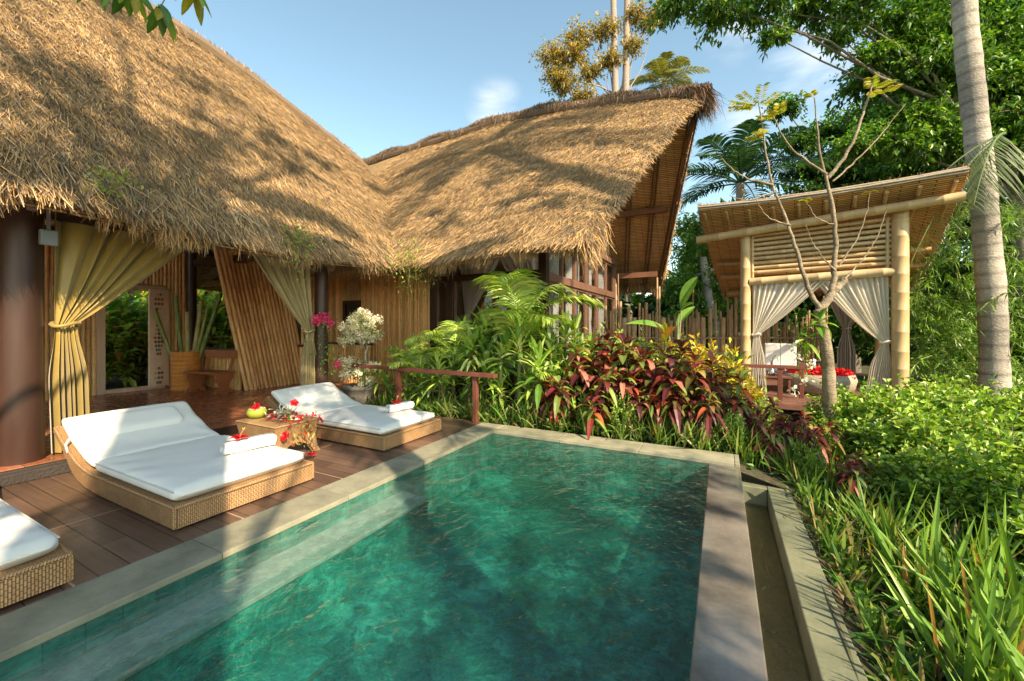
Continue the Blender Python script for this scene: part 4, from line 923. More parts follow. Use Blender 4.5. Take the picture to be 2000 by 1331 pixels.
mb = MB(); pole(mb, at(.08, -.02, 2.46), at(SP-.08, -.02, 2.50), .082, PALE[2], 12, .5); mb.build('beam', M['bamboo'], pv, smooth=True)
mb = MB(); pole(mb, ps(.04, .14)-V(0, 0, .15), ps(.93, .14)-V(0, 0, .15), .08, (.42, .25, .11), 10, .5); mb.build('beam', M['bamboo'], pv, smooth=True)
for k, b_ in enumerate((.9, 1.7)):
    tq = .72-.2*b_; mb = MB(); pole(mb, ps(.03, tq)-V(0, 0, .13), ps(.97, tq)-V(0, 0, .13), .055, (.45, .26, .11), 8, .5); mb.build('purlin', M['bamboo'], pv, smooth=True)
for a_ in (-.05, SP): mb = MB(); pole(mb, at(a_, .1, 2.42), at(a_, DPT, 2.42), .07, PALE[1], 10, .5); mb.build('beam', M['bamboo'], pv, smooth=True)
mb = MB()
for k in range(9):
    z = 2.66+k*.098; pole(mb, at(.10, .02, z), at(SP-.12, .02, z+.004*k), .036, random.choice(PALE), 10, .6)
pole(mb, at(.13, .0, 2.55), at(.13, .0, 3.5), .03, PALE[0], 8, .4); pole(mb, at(SP-.17, .0, 2.55), at(SP-.17, .0, 3.5), .03, PALE[0], 8, .4)
mb.build('louvre', M['bamboo'], pv, smooth=True)
mb = MB(); mb.grid([[at(.1, .14, 2.6), at(.1, .14, 3.35)], [at(SP-.1, .14, 2.6), at(SP-.1, .14, 3.4)]]); mb.build('louvre_backing', M['mat'], pv)
sv = np.linspace(0, 1, 24); Sg, Tg = np.meshgrid(sv, np.linspace(0, 1, 20), indexing='ij'); P = ps(Sg, Tg)
uv = np.zeros(P.shape); uv[..., 0] = Sg*3.9; uv[..., 1] = Tg*4.2
mb = MB(); mb.grid(P-V(0, 0, .0), uv=uv, flip=True); mb.build('roof_lining', M['mat'], pv)
mb = MB(); mb.grid(P+V(0, 0, .11)); 
for e in (P[0], P[-1]): mb.grid(np.stack([e+V(0, 0, .005), e+V(0, 0, .108)], 0))
for e in (P[:, 0], P[:, -1]): mb.grid(np.stack([e+V(0, 0, .005), e+V(0, 0, .108)], 0))
mb.build('roof', M['sheet'], pv)
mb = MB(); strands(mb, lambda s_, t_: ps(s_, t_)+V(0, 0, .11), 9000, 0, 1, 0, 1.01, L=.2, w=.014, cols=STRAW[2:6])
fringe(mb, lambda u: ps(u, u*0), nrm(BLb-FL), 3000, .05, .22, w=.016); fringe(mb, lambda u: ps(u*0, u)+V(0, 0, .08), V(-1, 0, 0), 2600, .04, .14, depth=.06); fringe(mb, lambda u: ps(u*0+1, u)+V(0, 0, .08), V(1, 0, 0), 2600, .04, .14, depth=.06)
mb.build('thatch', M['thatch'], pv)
mb = MB()
for k in range(3): mb.tube(np.stack([ps(s_, 1.0)+V(0, 0, .02+.035*k)-pw*.02*(k % 2) for s_ in np.linspace(0, 1, 14)]) + R.normal(size=(14, 3))*.004, .021, 6, (.45, .36, .27))
mb.build('roof_edge_poles', M['bamboo'], pv, smooth=True)
mb = MB()
for s_ in np.linspace(.03, .97, 10): pole(mb, ps(s_, .985)-V(0, 0, .05), ps(s_, .02)-V(0, 0, .05), .032, (.48, .3, .13), 7, .4)
mb.build('rafter', M['bamboo'], pv, smooth=True)
mb = MB(); mb.box((-1.1, 8.75, .0), (1.6, 13.2, .09), (.2, .095, .07)); mb.box((1.6, 10.0, .0), (3.2, 12.9, .085), (.2, .1, .07)); mb.build('floor', M['wood'], pv, bevel=.006)
mb = MB()
for k in range(8): 
    mb.box((-1.1+k*.0, 8.77+k*.1, .094), (1.59, 8.86+k*.1, .106), (.2, .1, .075), jit=.2)
mb.build('floorboard', M['wood'], pv)
mb = MB()
for k in range(70):
    x, y, z = -1.0+R.uniform(0, 2.6), 8.95+R.normal()*.06, -.75+R.uniform(0, .7); r = R.uniform(.06, .11); mb.lathe([(0.001, -r*.6), (r*.8, -r*.35), (r, 0), (r*.8, r*.35), (.001, r*.6)], (x, y, z), 9, np.array((.11, .11, .12))*R.uniform(.7, 1.3), wob=.15)
mb.build('stone_base', M['stone'], pv, smooth=True)
mb = MB(); mb.box((-1.1, 9.05, -.9), (1.55, 9.1, -.002), (.1, .09, .08)); mb.build('base_wall', M['stone'], pv)
railing('short dark red railing in front of the bamboo gazebo', [(.95, 8.85), (1.38, 9.6)], [(.1, 8.85, .76), (1.36, 8.85, .76), (1.4, 9.75, .76)], .76, .1)
W2 = (.95, .89, .79)
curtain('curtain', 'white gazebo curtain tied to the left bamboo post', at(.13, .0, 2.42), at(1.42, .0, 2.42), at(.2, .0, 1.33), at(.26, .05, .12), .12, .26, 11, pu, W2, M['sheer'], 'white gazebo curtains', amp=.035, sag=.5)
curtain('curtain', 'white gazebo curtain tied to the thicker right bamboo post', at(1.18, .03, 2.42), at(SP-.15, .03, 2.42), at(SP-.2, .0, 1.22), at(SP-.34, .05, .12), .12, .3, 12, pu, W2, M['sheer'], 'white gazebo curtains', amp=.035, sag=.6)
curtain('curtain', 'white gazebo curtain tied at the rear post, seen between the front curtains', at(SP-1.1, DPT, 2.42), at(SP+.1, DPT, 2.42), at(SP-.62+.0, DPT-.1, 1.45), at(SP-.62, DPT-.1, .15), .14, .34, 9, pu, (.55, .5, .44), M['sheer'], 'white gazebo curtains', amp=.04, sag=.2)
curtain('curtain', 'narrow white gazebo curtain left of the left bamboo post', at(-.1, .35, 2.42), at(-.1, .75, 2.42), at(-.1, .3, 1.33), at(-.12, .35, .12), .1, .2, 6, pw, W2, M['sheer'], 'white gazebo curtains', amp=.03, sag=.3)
# furniture in the gazebo
sb = thing('spa_tub', 'round stone flower tub filled with red petals inside the gazebo', 'tub', loc=at(1.25, .75, .09))
mb = MB(); mb.lathe([(.45, 0), (.62, .12), (.66, .3), (.62, .42), (.56, .42), (.54, .34)], n=40, c=(.38, .32, .24), wob=.01); mb.build('tub_body', M['stone'], sb, smooth=True)
mb = MB(); mb.lathe([(.0, .4), (.56, .4)], n=30, c=(.45, .004, .01)); n = 1500; a = R.uniform(0, 6.28, n); rr = .6*np.sqrt(R.uniform(0, 1, n)); leaves(mb, np.stack([rr*np.cos(a), rr*np.sin(a), R.uniform(.38, .55, n)-.12*rr], 1), rdir(n), .07, .055, pal([(.62, .005, .015), (.5, .004, .02), (.7, .02, .02)], n, .2), K=2); mb.build('petal_heap', M['petal'], sb)
for k, a_ in enumerate((.42, .72)):
    c_ = thing('spa_chair', ['white backed chair nearer the left gazebo post', 'white backed chair farther from the left gazebo post'][k], 'chair', 'white chairs in the gazebo', loc=at(a_, .95, .09), rz=rad(-8))
    mb = MB(); mb.box((-.17, -.2, .4), (.17, .2, .46), (.7, .68, .64)); mb.build('seat', M['fabric'], c_, bevel=.02)
    mb = MB(); mb.box((-.16, .16, .47), (.16, .22, 1.02), (.78, .78, .78)); mb.build('backrest', M['fabric'], c_, bevel=.04)
    for x in (-.14, .14):
        for y in (-.17, .17): mb = MB(); mb.box((x-.02, y-.02, 0), (x+.02, y+.02, .4), RW); mb.build('leg', M['wood'], c_)
tt_ = thing('tea_table', 'low dark table with silver teaware beside the left gazebo post', 'table', loc=at(.5, .25, .09)); mb = MB(); mb.box((-.3, -.2, .32), (.3, .2, .36), RW); mb.build('tabletop', M['wood'], tt_, bevel=.005)
for x in (-.26, .26):
    for y in (-.16, .16): mb = MB(); mb.box((x-.02, y-.02, 0), (x+.02, y+.02, .32), RW); mb.build('leg', M['wood'], tt_)
tp = thing('coffee_pot', 'silver long necked pot with curved spout on the tea table', 'pot', loc=at(.46, .25, .452)); mb = MB(); mb.lathe([(0, 0), (.06, 0), (.075, .05), (.05, .11), (.022, .17), (.022, .3), (.03, .31)], n=20, c=(.7, .7, .7)); mb.build('pot_body', M['metal'], tp, smooth=True)
a = np.linspace(0, np.pi, 10); mb = MB(); mb.tube(np.stack([.02+.05*(1-np.cos(a)), a*0, .3+.12*np.sin(a)], 1), .01, 8, (.7, .7, .7)); mb.build('spout', M['metal'], tp, smooth=True)
for k, dx in enumerate((-.16, .12)): 
    b_ = thing('metal_bowl', ['silver bowl left of the long necked pot', 'silver bowl right of the long necked pot'][k], 'bowl', 'silver bowls', loc=at(.46+dx, .2, .452)); mb = MB(); mb.lathe([(.03, 0), (.06, .03), (.075, .07), (.07, .07), (.05, .03), (0, .02)], n=20); mb.build('bowl_body', M['metal'], b_, smooth=True)

# ------------------------------------------------------------------ bamboo fence
fe = thing('bamboo_fence', 'uneven fence of upright bamboo canes between the glazed house and the gazebo', 'fence')
mb = MB(); p, q = V(-2.9, 11.3, 0), V(2.6, 13.9, 0); Lf = np.linalg.norm(q-p); d = (q-p)/Lf; s_ = 0
while s_ < Lf:
    rr = random.choice([.02, .024, .028, .03, .045]) if random.random() < .93 else .075; c = np.array(random.choice([(.42, .26, .14), (.48, .31, .18), (.36, .21, .11), (.5, .33, .2)])) * random.uniform(.75, 1.15)
    a_ = p+d*s_; h_ = 1.9+.2*math.sin(s_*2.2)+random.uniform(-.15, .2)+(random.random() < .22)*random.uniform(.3, .95)-.1*(s_ > 3.4)
    if rr > .07: h_ = 1.75
    pole(mb, (a_[0], a_[1]+random.uniform(-.03, .03), -.1), (a_[0]+random.uniform(-.04, .04), a_[1]+random.uniform(-.04, .04), h_), rr, c, 7, .35); s_ += rr*2+random.uniform(.0, .015)
mb.build('canes', M['bamboo'], fe, smooth=True)
for z in (.55, 1.18): mb = MB(); a_, b_ = p-V(-.02, .09, 0), q-V(-.02, .09, 0); pole(mb, (a_[0], a_[1], z), (b_[0], b_[1], z), .022, (.4, .26, .15), 7, .4); mb.build('rail', M['bamboo'], fe, smooth=True)

# ------------------------------------------------------------------ trees
BK = (.34, .29, .23)
# smooth grey palm trunk right of the gazebo
pm = thing('palm_tree', 'tall palm with pale ringed trunk right of the gazebo', 'palm tree', loc=(4.68, 11.18, -.4))
pts = np.array([(0, 0, -.1), (-.02, 0, 1), (-.06, -.02, 2.4), (-.26, -.14, 4.9), (-.5, -.26, 7.4), (-.62, -.3, 9.5), (-.6, -.3, 13.)]); zz = np.linspace(-.1, 13, 240)
cl = np.stack([np.interp(zz, pts[:, 2], pts[:, 0]), np.interp(zz, pts[:, 2], pts[:, 1]), zz], 1); cl = smoothp(cl, 60)
rr = np.interp(zz, [0, 1, 4, 8, 13], [.24, .205, .19, .175, .165])*(1+.02*np.sin(zz*7.3)+.012*np.sin(zz*19))*(1+.018*(np.arange(240) % 5 == 0))*(1+.02*np.sin(zz*3))
cc = np.array([(.45, .39, .33)])*np.where(np.arange(240) % 5 == 0, .6, 1.)[:, None]*(.85+.2*np.sin(zz*2.7))[:, None]
mb = MB(); mb.tube(cl, rr, 20, cc); mb.build('trunk', M['bark'], pm, smooth=True)
mb = MB(); st = MB()
for k in range(16): frond(mb, st, (-.6, -.3, 13), k*2.4, .2+.6*(k/16), 3.6, 50, .8, .045, GREEN, .75, wd=.03)
mb.build('frond_crown', M['leaf'], pm); st.build('frond_stem', M['leaf'], pm)
# broad-leaved tree whose branches reach over the gazebo
A = [(-0.85, 10.26, 9.17, 0.9), (0.01, 10.7, 8.99, 0.9), (0.86, 11.15, 9.11, 0.9), (1.07, 11.26, 8.33, 0.45), (1.93, 11.7, 8.99, 0.9), (2.78, 12.14, 8.93, 0.9), (3.64, 12.58, 8.69, 0.9), (2.46, 11.98, 8.33, 0.5), (3.1, 12.31, 7.85, 0.6), (4.17, 12.86, 9.29, 0.9), (4.06, 12.81, 7.49, 0.9), (4.7, 13.14, 8.45, 0.9), (4.17, 12.86, 6.41, 0.9), (3.74, 12.64, 5.81, 0.8), (5.24, 13.41, 9.17, 0.9), (5.88, 13.75, 8.45, 0.9), (4.7, 13.14, 7.25, 0.9), (5.66, 13.64, 7.25, 0.9), (6.2, 13.91, 7.85, 0.9), (4.81, 13.19, 5.81, 0.9), (5.88, 13.75, 6.05, 0.9), (6.2, 13.91, 6.77, 0.9), (6.41, 14.02, 5.2, 0.9)]
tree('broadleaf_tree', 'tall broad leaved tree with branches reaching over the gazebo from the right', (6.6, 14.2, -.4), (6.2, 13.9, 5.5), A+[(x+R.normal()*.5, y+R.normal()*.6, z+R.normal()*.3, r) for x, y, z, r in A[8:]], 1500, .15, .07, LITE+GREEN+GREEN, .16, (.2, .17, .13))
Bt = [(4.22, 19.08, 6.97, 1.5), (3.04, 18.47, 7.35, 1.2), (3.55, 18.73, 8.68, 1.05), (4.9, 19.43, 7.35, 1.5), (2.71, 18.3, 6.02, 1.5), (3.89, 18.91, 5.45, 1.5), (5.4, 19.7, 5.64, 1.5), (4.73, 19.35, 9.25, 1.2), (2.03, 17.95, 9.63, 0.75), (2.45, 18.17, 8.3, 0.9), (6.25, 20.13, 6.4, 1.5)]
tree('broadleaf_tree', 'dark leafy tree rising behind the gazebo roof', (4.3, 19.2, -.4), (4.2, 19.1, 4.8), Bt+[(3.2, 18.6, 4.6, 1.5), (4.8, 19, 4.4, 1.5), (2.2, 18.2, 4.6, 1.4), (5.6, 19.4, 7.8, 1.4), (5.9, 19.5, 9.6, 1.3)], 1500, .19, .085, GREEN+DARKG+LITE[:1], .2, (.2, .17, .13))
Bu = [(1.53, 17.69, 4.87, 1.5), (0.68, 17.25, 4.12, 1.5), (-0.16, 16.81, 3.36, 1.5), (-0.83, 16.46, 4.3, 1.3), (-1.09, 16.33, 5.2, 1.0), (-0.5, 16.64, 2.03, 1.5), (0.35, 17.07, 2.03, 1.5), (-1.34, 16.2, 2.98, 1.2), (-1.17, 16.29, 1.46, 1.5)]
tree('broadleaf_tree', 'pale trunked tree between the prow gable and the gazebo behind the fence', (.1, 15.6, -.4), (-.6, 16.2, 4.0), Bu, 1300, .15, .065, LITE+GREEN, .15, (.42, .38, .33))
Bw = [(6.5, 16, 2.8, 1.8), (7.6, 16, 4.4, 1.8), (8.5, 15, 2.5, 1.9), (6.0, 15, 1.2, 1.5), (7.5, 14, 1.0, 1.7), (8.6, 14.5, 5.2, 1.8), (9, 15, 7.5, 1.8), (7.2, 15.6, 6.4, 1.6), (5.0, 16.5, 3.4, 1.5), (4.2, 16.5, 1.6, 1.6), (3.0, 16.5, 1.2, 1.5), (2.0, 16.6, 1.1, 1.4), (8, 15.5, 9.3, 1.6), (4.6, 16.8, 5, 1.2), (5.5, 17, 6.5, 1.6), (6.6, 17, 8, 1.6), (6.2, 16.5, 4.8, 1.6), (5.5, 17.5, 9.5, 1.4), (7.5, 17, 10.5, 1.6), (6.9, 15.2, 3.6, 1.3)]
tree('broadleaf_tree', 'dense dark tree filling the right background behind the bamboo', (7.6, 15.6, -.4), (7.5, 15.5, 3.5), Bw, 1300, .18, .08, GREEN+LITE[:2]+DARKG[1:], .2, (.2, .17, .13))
# bamboo clump
bc = thing('bamboo_clump', 'feathery bamboo with narrow leaves around the pale palm trunk', 'bamboo', loc=(5.2, 12.6, -.4))
BC = [(4.26, 12.12, 3.37, 0.9), (4.56, 12.32, 2.37, 0.9), (5.35, 12.68, 3.82, 0.9), (5.74, 12.89, 2.81, 0.9), (4.16, 12.07, 1.48, 0.9), (4.85, 12.43, 1.7, 0.9), (5.64, 12.84, 1.7, 0.9), (4.36, 12.17, 0.59, 0.9), (5.15, 12.58, 0.81, 0.9), (5.74, 12.89, 0.48, 0.9), (3.96, 12.31, 2.0, 0.6), (4.06, 12.02, 0.48, 0.9)]
mb = MB(); st = MB(); o_ = V(5.2, 12.6, -.4)
for (x, y, z, r) in BC:
    limb(st, V(random.uniform(-.3, .3), random.uniform(-.3, .3), 0), V(x, y, z+.3)-o_, .03, .008, (.25, .28, .08), .1, seg=6)
    for _ in range(30):
        c0 = V(x, y, z)-o_+R.normal(size=3)*r*.5; dd = nrm(V(R.normal(), R.normal()-.3, R.uniform(-.6, .3))); ln = R.uniform(.5, .9); n = 34; k = R.uniform(0, 1, n)
        B = c0+dd*(k*ln)[:, None]-V(0, 0, 1)*(k**2*.25)[:, None]; st.tube([c0, c0+dd*ln*.5-V(0, 0, .06), c0+dd*ln-V(0, 0, .25)], [.006, .004, .002], 4, (.3, .3, .12), cap=False)
        leaves(mb, B, nrm(dd+R.normal(size=(n, 3))*.75+V(0, 0, -.25)), R.uniform(.12, .24, n), .024, pal([(.16, .30, .04), (.24, .40, .06), (.10, .2, .03)], n), K=1, droop=.3)
mb.build('foliage', M['leaf'], bc); st.build('cane', M['bark'], bc)
# frond hanging in front of the palm trunk
hf = thing('hanging_palm_frond', 'drooping grey green palm frond against the pale palm trunk', 'palm frond', loc=(4.55, 10.6, 5.0))
mb = MB(); st = MB()
for az, el, L_ in ((3.6, -.5, 1.9), (4.1, -.2, 1.6), (3.2, -.3, 1.7)): frond(mb, st, (0, 0, 0), az, el, L_, 30, .7, .014, [(.14, .19, .08), (.2, .25, .1)], .75, vee=-.8)
mb.build('leaflets', M['leaf'], hf); st.build('frond_stem', M['leaf'], hf)
# distant palms and golden tree above the far roof
for k, (x, y, zt, lab) in enumerate(((-5.85, 24.2, 31, 'left of two slender pale palm trunks rising behind the far thatched roof'), (-4.85, 24.6, 33, 'right of two slender pale palm trunks rising behind the far thatched roof'))):
    t_ = thing('palm_tree', lab, 'palm tree', 'slender palms behind the roof', loc=(x, y, -.5)); mb = MB(); zz = np.linspace(0, zt, 60)
    mb.tube(np.stack([.25*np.sin(zz*.12)*(1-2*k), .1*np.sin(zz*.2), zz], 1), np.linspace(.24, .14, 60)*(1+.05*(np.arange(60) % 2)), 10, (.34, .27, .22)); mb.build('trunk', M['bark'], t_, smooth=True)
    mb = MB(); st = MB(); [frond(mb, st, (.0, 0, zt), q*2.4, .1+.9*q/14, 4, 36, .9, .07, GREEN, .7, wd=.04) for q in range(14)]; mb.build('frond_crown', M['leaf'], t_); st.build('frond_stem', M['leaf'], t_)
G = [(-8.89, 22.43, 17.54, 1.1), (-7.54, 23.13, 18.6, 1.0), (-7.0, 23.4, 16.63, .9), (-8.35, 22.71, 15.87, 1.0), (-6.19, 23.82, 19.06, 1.0), (-4.57, 24.66, 19.97, 0.8), (-3.76, 25.08, 19.52, 0.8), (-5.92, 23.96, 17.24, .8), (-7.27, 23.26, 15.11, .9), (-3.22, 25.36, 20.27, 0.7), (-4.71, 24.59, 18.15, 0.7), (-8.75, 22.5, 16.33, 0.8), (-7.81, 22.99, 17.54, 1.0)]
tree('golden_tree', 'airy tree with golden olive leaves behind the two slender palm trunks', (-5.6, 25, -.5), (-5.6, 24.6, 15.5), [(a, b, c, r*1.25) for a, b, c, r in G], 900, .2, .09, [(.42, .29, .07), (.3, .24, .05), (.5, .36, .11), (.2, .2, .05)], .16, (.4, .3, .22))
def crown_palm(label, loc, n, L_, ll, cols, h_, droop=.6, base=.2):
    t_ = thing('palm_tree', label, 'palm tree', loc=loc); mb = MB(); st = MB(); tr = MB(); zz = np.linspace(0, h_, 20); tr.tube(np.stack([zz*0, zz*0, zz], 1), np.linspace(.2, .14, 20), 9, (.4, .34, .28)); tr.build('trunk', M['bark'], t_, smooth=True)
    for q in range(n): frond(mb, st, (0, 0, h_), q*2.4+.4, base+1.15*(q/n), L_*random.uniform(.85, 1.1), 34, ll, .06, cols, droop, wd=.035)
    mb.build('frond_crown', M['leaf'], t_); st.build('frond_stem', M['leaf'], t_)
crown_palm('yellowish palm crown showing above the prow of the far roof', (-3.4, 28.6, -.5), 16, 2.9, .75, [(.2, .2, .05), (.28, .25, .07), (.14, .17, .04)], 18.2, .5, .1)
crown_palm('blue green palm spreading fronds left of the gazebo roof', (.6, 16.9, -.5), 17, 3.3, .9, [(.03, .09, .05), (.05, .12, .06), (.08, .16, .06)], 7.2, .45, .15)
# wood far behind
mb = MB(); n = 52000; a = R.uniform(-1.55, 1.35, n); D = R.uniform(24, 34, n); B = np.stack([D*np.sin(a)-2, D*np.cos(a), R.uniform(-.5, 1, n)**1*0+R.uniform(0, 1, n)**.8*(6.0+2*np.sin(a*9)+1.2*np.sin(a*23))], 1)
B[:, 2] -= .4; leaves(mb, B, rdir(n), .8, .4, pal(DARKG, n)*.9, K=1); tag(mb.build('distant_wood', M['leaf']), 'dark green wood closing the view behind the garden', 'trees', kind='stuff')
# garden behind the doorway of the left house
mb = MB()
def shrub_things(name, lab, cat, grp, spots, fn):
    proto = None
    for k, sp_ in enumerate(spots):
        x, y, sc = sp_[:3]; z = sp_[3] if len(sp_) > 3 else float(gz(x, y))
        lb = lab[k % len(lab)] if isinstance(lab, list) else lab
        if k % 3 == 0: proto = thing(name, lb, cat, grp, loc=(x, y, z), rz=random.uniform(0, 6), sc=sc); fn(proto)
        else: dup(proto, (x, y, z), random.uniform(0, 6), sc, lb, grp)
def bushy(cols, L_, W_, n, r, h_, K=2, prof='ellipse', droop=.3, dirz=.3, stemc=(.2, .15, .08)):
    def f(t_):
        mb = MB(); st = MB(); m = n//14
        for i in range(m):
            a_ = R.uniform(0, 6.28); rr = r*math.sqrt(R.uniform(0, 1))*R.choice([.9, 1., 1.15]); zc = h_*(.25+.75*R.uniform(0, 1)**.6)*(1-.25*(rr/r)**2)*(1.22 if i % 9 == 0 else 1)*(.9+.14*math.sin(a_*3+r*9))
            tip = V(rr*math.cos(a_), rr*math.sin(a_), zc); b0 = V(tip[0]*.3, tip[1]*.3, zc*.3)
            if i % 3 == 0: st.tube([V(tip[0]*.15, tip[1]*.15, 0), b0, tip], [.012, .008, .003], 4, stemc, cap=False)
            k = R.uniform(.45, 1.05, 14)[:, None]; B = b0*(1-k)+tip*k+R.normal(size=(14, 3))*.02
            leaves(mb, B, nrm(rdir(14)*.8+nrm(tip-b0)*.5+V(0, 0, dirz)), L_*R.uniform(.6, 1.15, 14), W_, pal(cols, 14)*(.55+.55*min(1, zc/h_)), K=K, droop=droop, prof=prof)  # low leaves darkened: shade inside the bush put into leaf colour
        mb.build('foliage', M['leaf'], t_); st.build('stem', M['bark'], t_)
    return f
shrub_things('garden_shrub', 'leafy green and copper shrub growing behind the left house, seen past the door', 'shrub', 'shrubs seen through the doorway', [(-13.2, 3.9, 1.3), (-13.6, 4.8, 1.5), (-12.9, 5.6, 1.2), (-14.5, 4.2, 1.8), (-14.2, 6.4, 1.8), (-13.4, 7.2, 1.4), (-12.4, 6.4, 1.2), (-15.5, 5.5, 2.2), (-15.6, 7.4, 2.2), (-15, 3.4, 2), (-14, 8.8, 1.9), (-12.2, 8.4, 1.3)], bushy([(.6, .75, .15), (.5, .7, .12), (.6, .7, .2)]+LITE+[(.3, .12, .03), (.25, .3, .04), (.35, .2, .05)], .26, .09, 1100, .8, 1.5, K=2))  # brightest leaf greens stand in for sunlight missing behind the house

# ------------------------------------------------------------------ bed behind the pool
def palm_plant(n=8, L_=.9, h_=.7, ll=.32, cols=[(.42, .55, .10), (.3, .46, .06), (.52, .6, .18)], w=.016):
    def f(t_):
        mb = MB(); st = MB()
        for s_ in range(3):
            x, y = R.normal(size=2)*.07; hh = h_*R.uniform(.7, 1.1); st.tube([(x, y, 0), (x, y, hh*.6), (x*1.3, y*1.3, hh)], [.022, .018, .012], 6, (.22, .28, .08), cap=False)
            for q in range(n//3+1): frond(mb, st, (x*1.3, y*1.3, hh), q*2.4+s_*2+R.uniform(0, .6), R.uniform(.75, 1.45), L_*R.uniform(.7, 1.05), 34, ll, w, cols, .55, vee=.35, wd=.008)
        mb.build('frond', M['leaf'], t_); st.build('stem', M['leaf'], t_)
    return f
shrub_things('areca_palm', ['tallest bright green feathery palm near the glazed corner, wall side', 'feathery palm reaching up before the left front glazing', 'low feathery palm leaning by the dark red railing', 'short feathery palm at the foot of the tallest one', 'small feathery palm close to the bamboo wall', 'feathery palm arching right toward the red crotons'], 'palm plant', 'feathery garden palms',
    [(-3.0, 6.0, 2.15), (-4.5, 6.25, 1.45), (-5.0, 5.85, 1.0), (-3.6, 6.35, 1.15), (-5.5, 6.4, 1.15), (-2.5, 6.4, 1.1)], palm_plant())
VAR = [(.40, .52, .09), (.28, .43, .06), (.42, .5, .18), (.13, .26, .04)]
def cordy(cols, L_=.30, W_=.065, n=22, heads=4, h_=.9, droop=.5, e1=1.3, sp=.16, K=4):
    def f(t_):
        mb = MB(); st = MB()
        for s_ in range(heads):
            x, y = R.normal(size=2)*sp; hh = h_*R.uniform(.45, 1.1); stem_tube(st, (x*.4, y*.4, 0), (x, y, hh), .010); rosette(mb, st, (x, y, hh), n, L_*R.uniform(.8, 1.15), W_, cols, .0, e1, droop, K=K, h=.22)
        mb.build('leaf_rosette', M['leaf'], t_); st.build('stem', M['bark'], t_)
    return f
sp_ = [(-5.35, 5.9, .85), (-5.0, 6.3, 1.0), (-4.65, 5.85, .8), (-4.3, 6.35, 1.1), (-4.0, 5.95, .85), (-3.7, 5.85, 1.0), (-3.45, 6.2, 1.2), (-3.2, 5.75, .85), (-2.9, 6.2, 1.2), (-2.65, 5.8, .95), (-2.35, 6.0, .9), (-5.7, 5.75, .7), (-3.9, 6.5, 1.1), (-3.15, 6.5, 1.1), (-2.1, 6.5, .9), (-4.2, 5.7, .6), (-2.45, 6.7, 1.2), (-4.75, 6.6, .9), (-1.1, 6.35, .9)]
shrub_things('cordyline', 'bright green cordyline with striped lance leaves in the bed behind the pool', 'plant', 'green cordylines in the pool bed', [(a, b, c*1.45) for a, b, c in sp_], cordy(VAR, W_=.055, h_=1.0))
RED = [(.16, .03, .03), (.10, .018, .025), (.16, .2, .04), (.22, .04, .03), (.07, .018, .022), (.42, .09, .035), (.10, .03, .03), (.17, .02, .035), (.14, .12, .03), (.45, .17, .12), (.2, .28, .06), (.28, .2, .05)]
sp_ = [(-1.95, 6.0, 1.0), (-1.55, 6.15, 1.2), (-1.25, 5.85, .85), (-1.65, 5.75, .8), (-1.1, 6.3, 1.15), (-.75, 6.05, 1.0), (-.45, 6.3, .95), (-2.1, 6.35, 1.1), (-.9, 5.8, .7), (-.15, 6.5, .9), (-1.5, 6.6, 1.2), (-.3, 5.9, .7), (.35, 6.25, .6), (.75, 6.1, .62), (.1, 6.1, .6), (1.05, 6.3, .6), (.55, 5.75, .5), (1.25, 5.55, .5), (-2.3, 5.75, .6)]
shrub_things('red_croton', 'dark red croton with drooping glossy leaves in the bed behind the pool', 'plant', 'red crotons in the pool bed', [(a, b, c*1.12) for a, b, c in sp_], cordy(RED, .31, .095, 17, 6, .95, 1.0, 1.0, .22, K=5))
YEL = [(.5, .42, .03), (.36, .36, .04), (.6, .5, .05), (.2, .26, .03), (.55, .3, .03)]
sp_ = [(-.5, 7.4, 1.2), (-.1, 7.6, 1.12), (.25, 7.5, .75), (-.2, 7.2, .85), (.2, 8.0, .75), (-.8, 7.5, 1.0), (.05, 7.1, .7)]
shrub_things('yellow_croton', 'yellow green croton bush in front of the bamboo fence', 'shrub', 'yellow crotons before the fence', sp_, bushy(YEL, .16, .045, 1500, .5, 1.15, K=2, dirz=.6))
t_ = thing('yellow_croton', 'croton with largest bright yellow and orange leaves at the top of the bed', 'plant', 'yellow crotons before the fence', loc=(-.85, 6.75, -.1)); cordy([(.75, .5, .02), (.7, .3, .03), (.6, .5, .05)], .34, .10, 12, 3, 1.35, .4, 1.3, .12)(t_)
sp_ = [(-2.1, 7.3, 1.1), (-1.7, 7.7, 1.2), (-2.4, 8.2, 1.2), (-1.3, 7.2, 1.1), (-1.9, 8.9, 1.2), (-1.0, 8.3, 1.0)]
shrub_things('garden_shrub', 'yellow green leafy shrub beside the glazed side wall', 'shrub', 'shrubs by the glazed side wall', sp_, bushy([(.24, .32, .05), (.36, .38, .06), (.12, .22, .03)], .14, .045, 1500, .5, 1.15, K=2, dirz=.5))
sp_ = [(-1.75, 5.8, .55), (-1.2, 5.7, .6), (-.55, 5.85, .6), (-.6, 6.5, 1.0), (-1.35, 6.55, 1.15), (.15, 5.8, .5), (.9, 5.85, .55), (-2.3, 6.1, .9), (.5, 6.6, .7), (1.2, 6.6, .6), (0, 6.8, .8)]
shrub_things('garden_shrub', 'fresh green small leaved shrub mixed among the red crotons', 'shrub', 'green shrubs among the crotons', sp_, bushy([(.26, .42, .05), (.16, .32, .035), (.36, .46, .09)], .10, .04, 1300, .35, 1.1, K=2, dirz=.6))
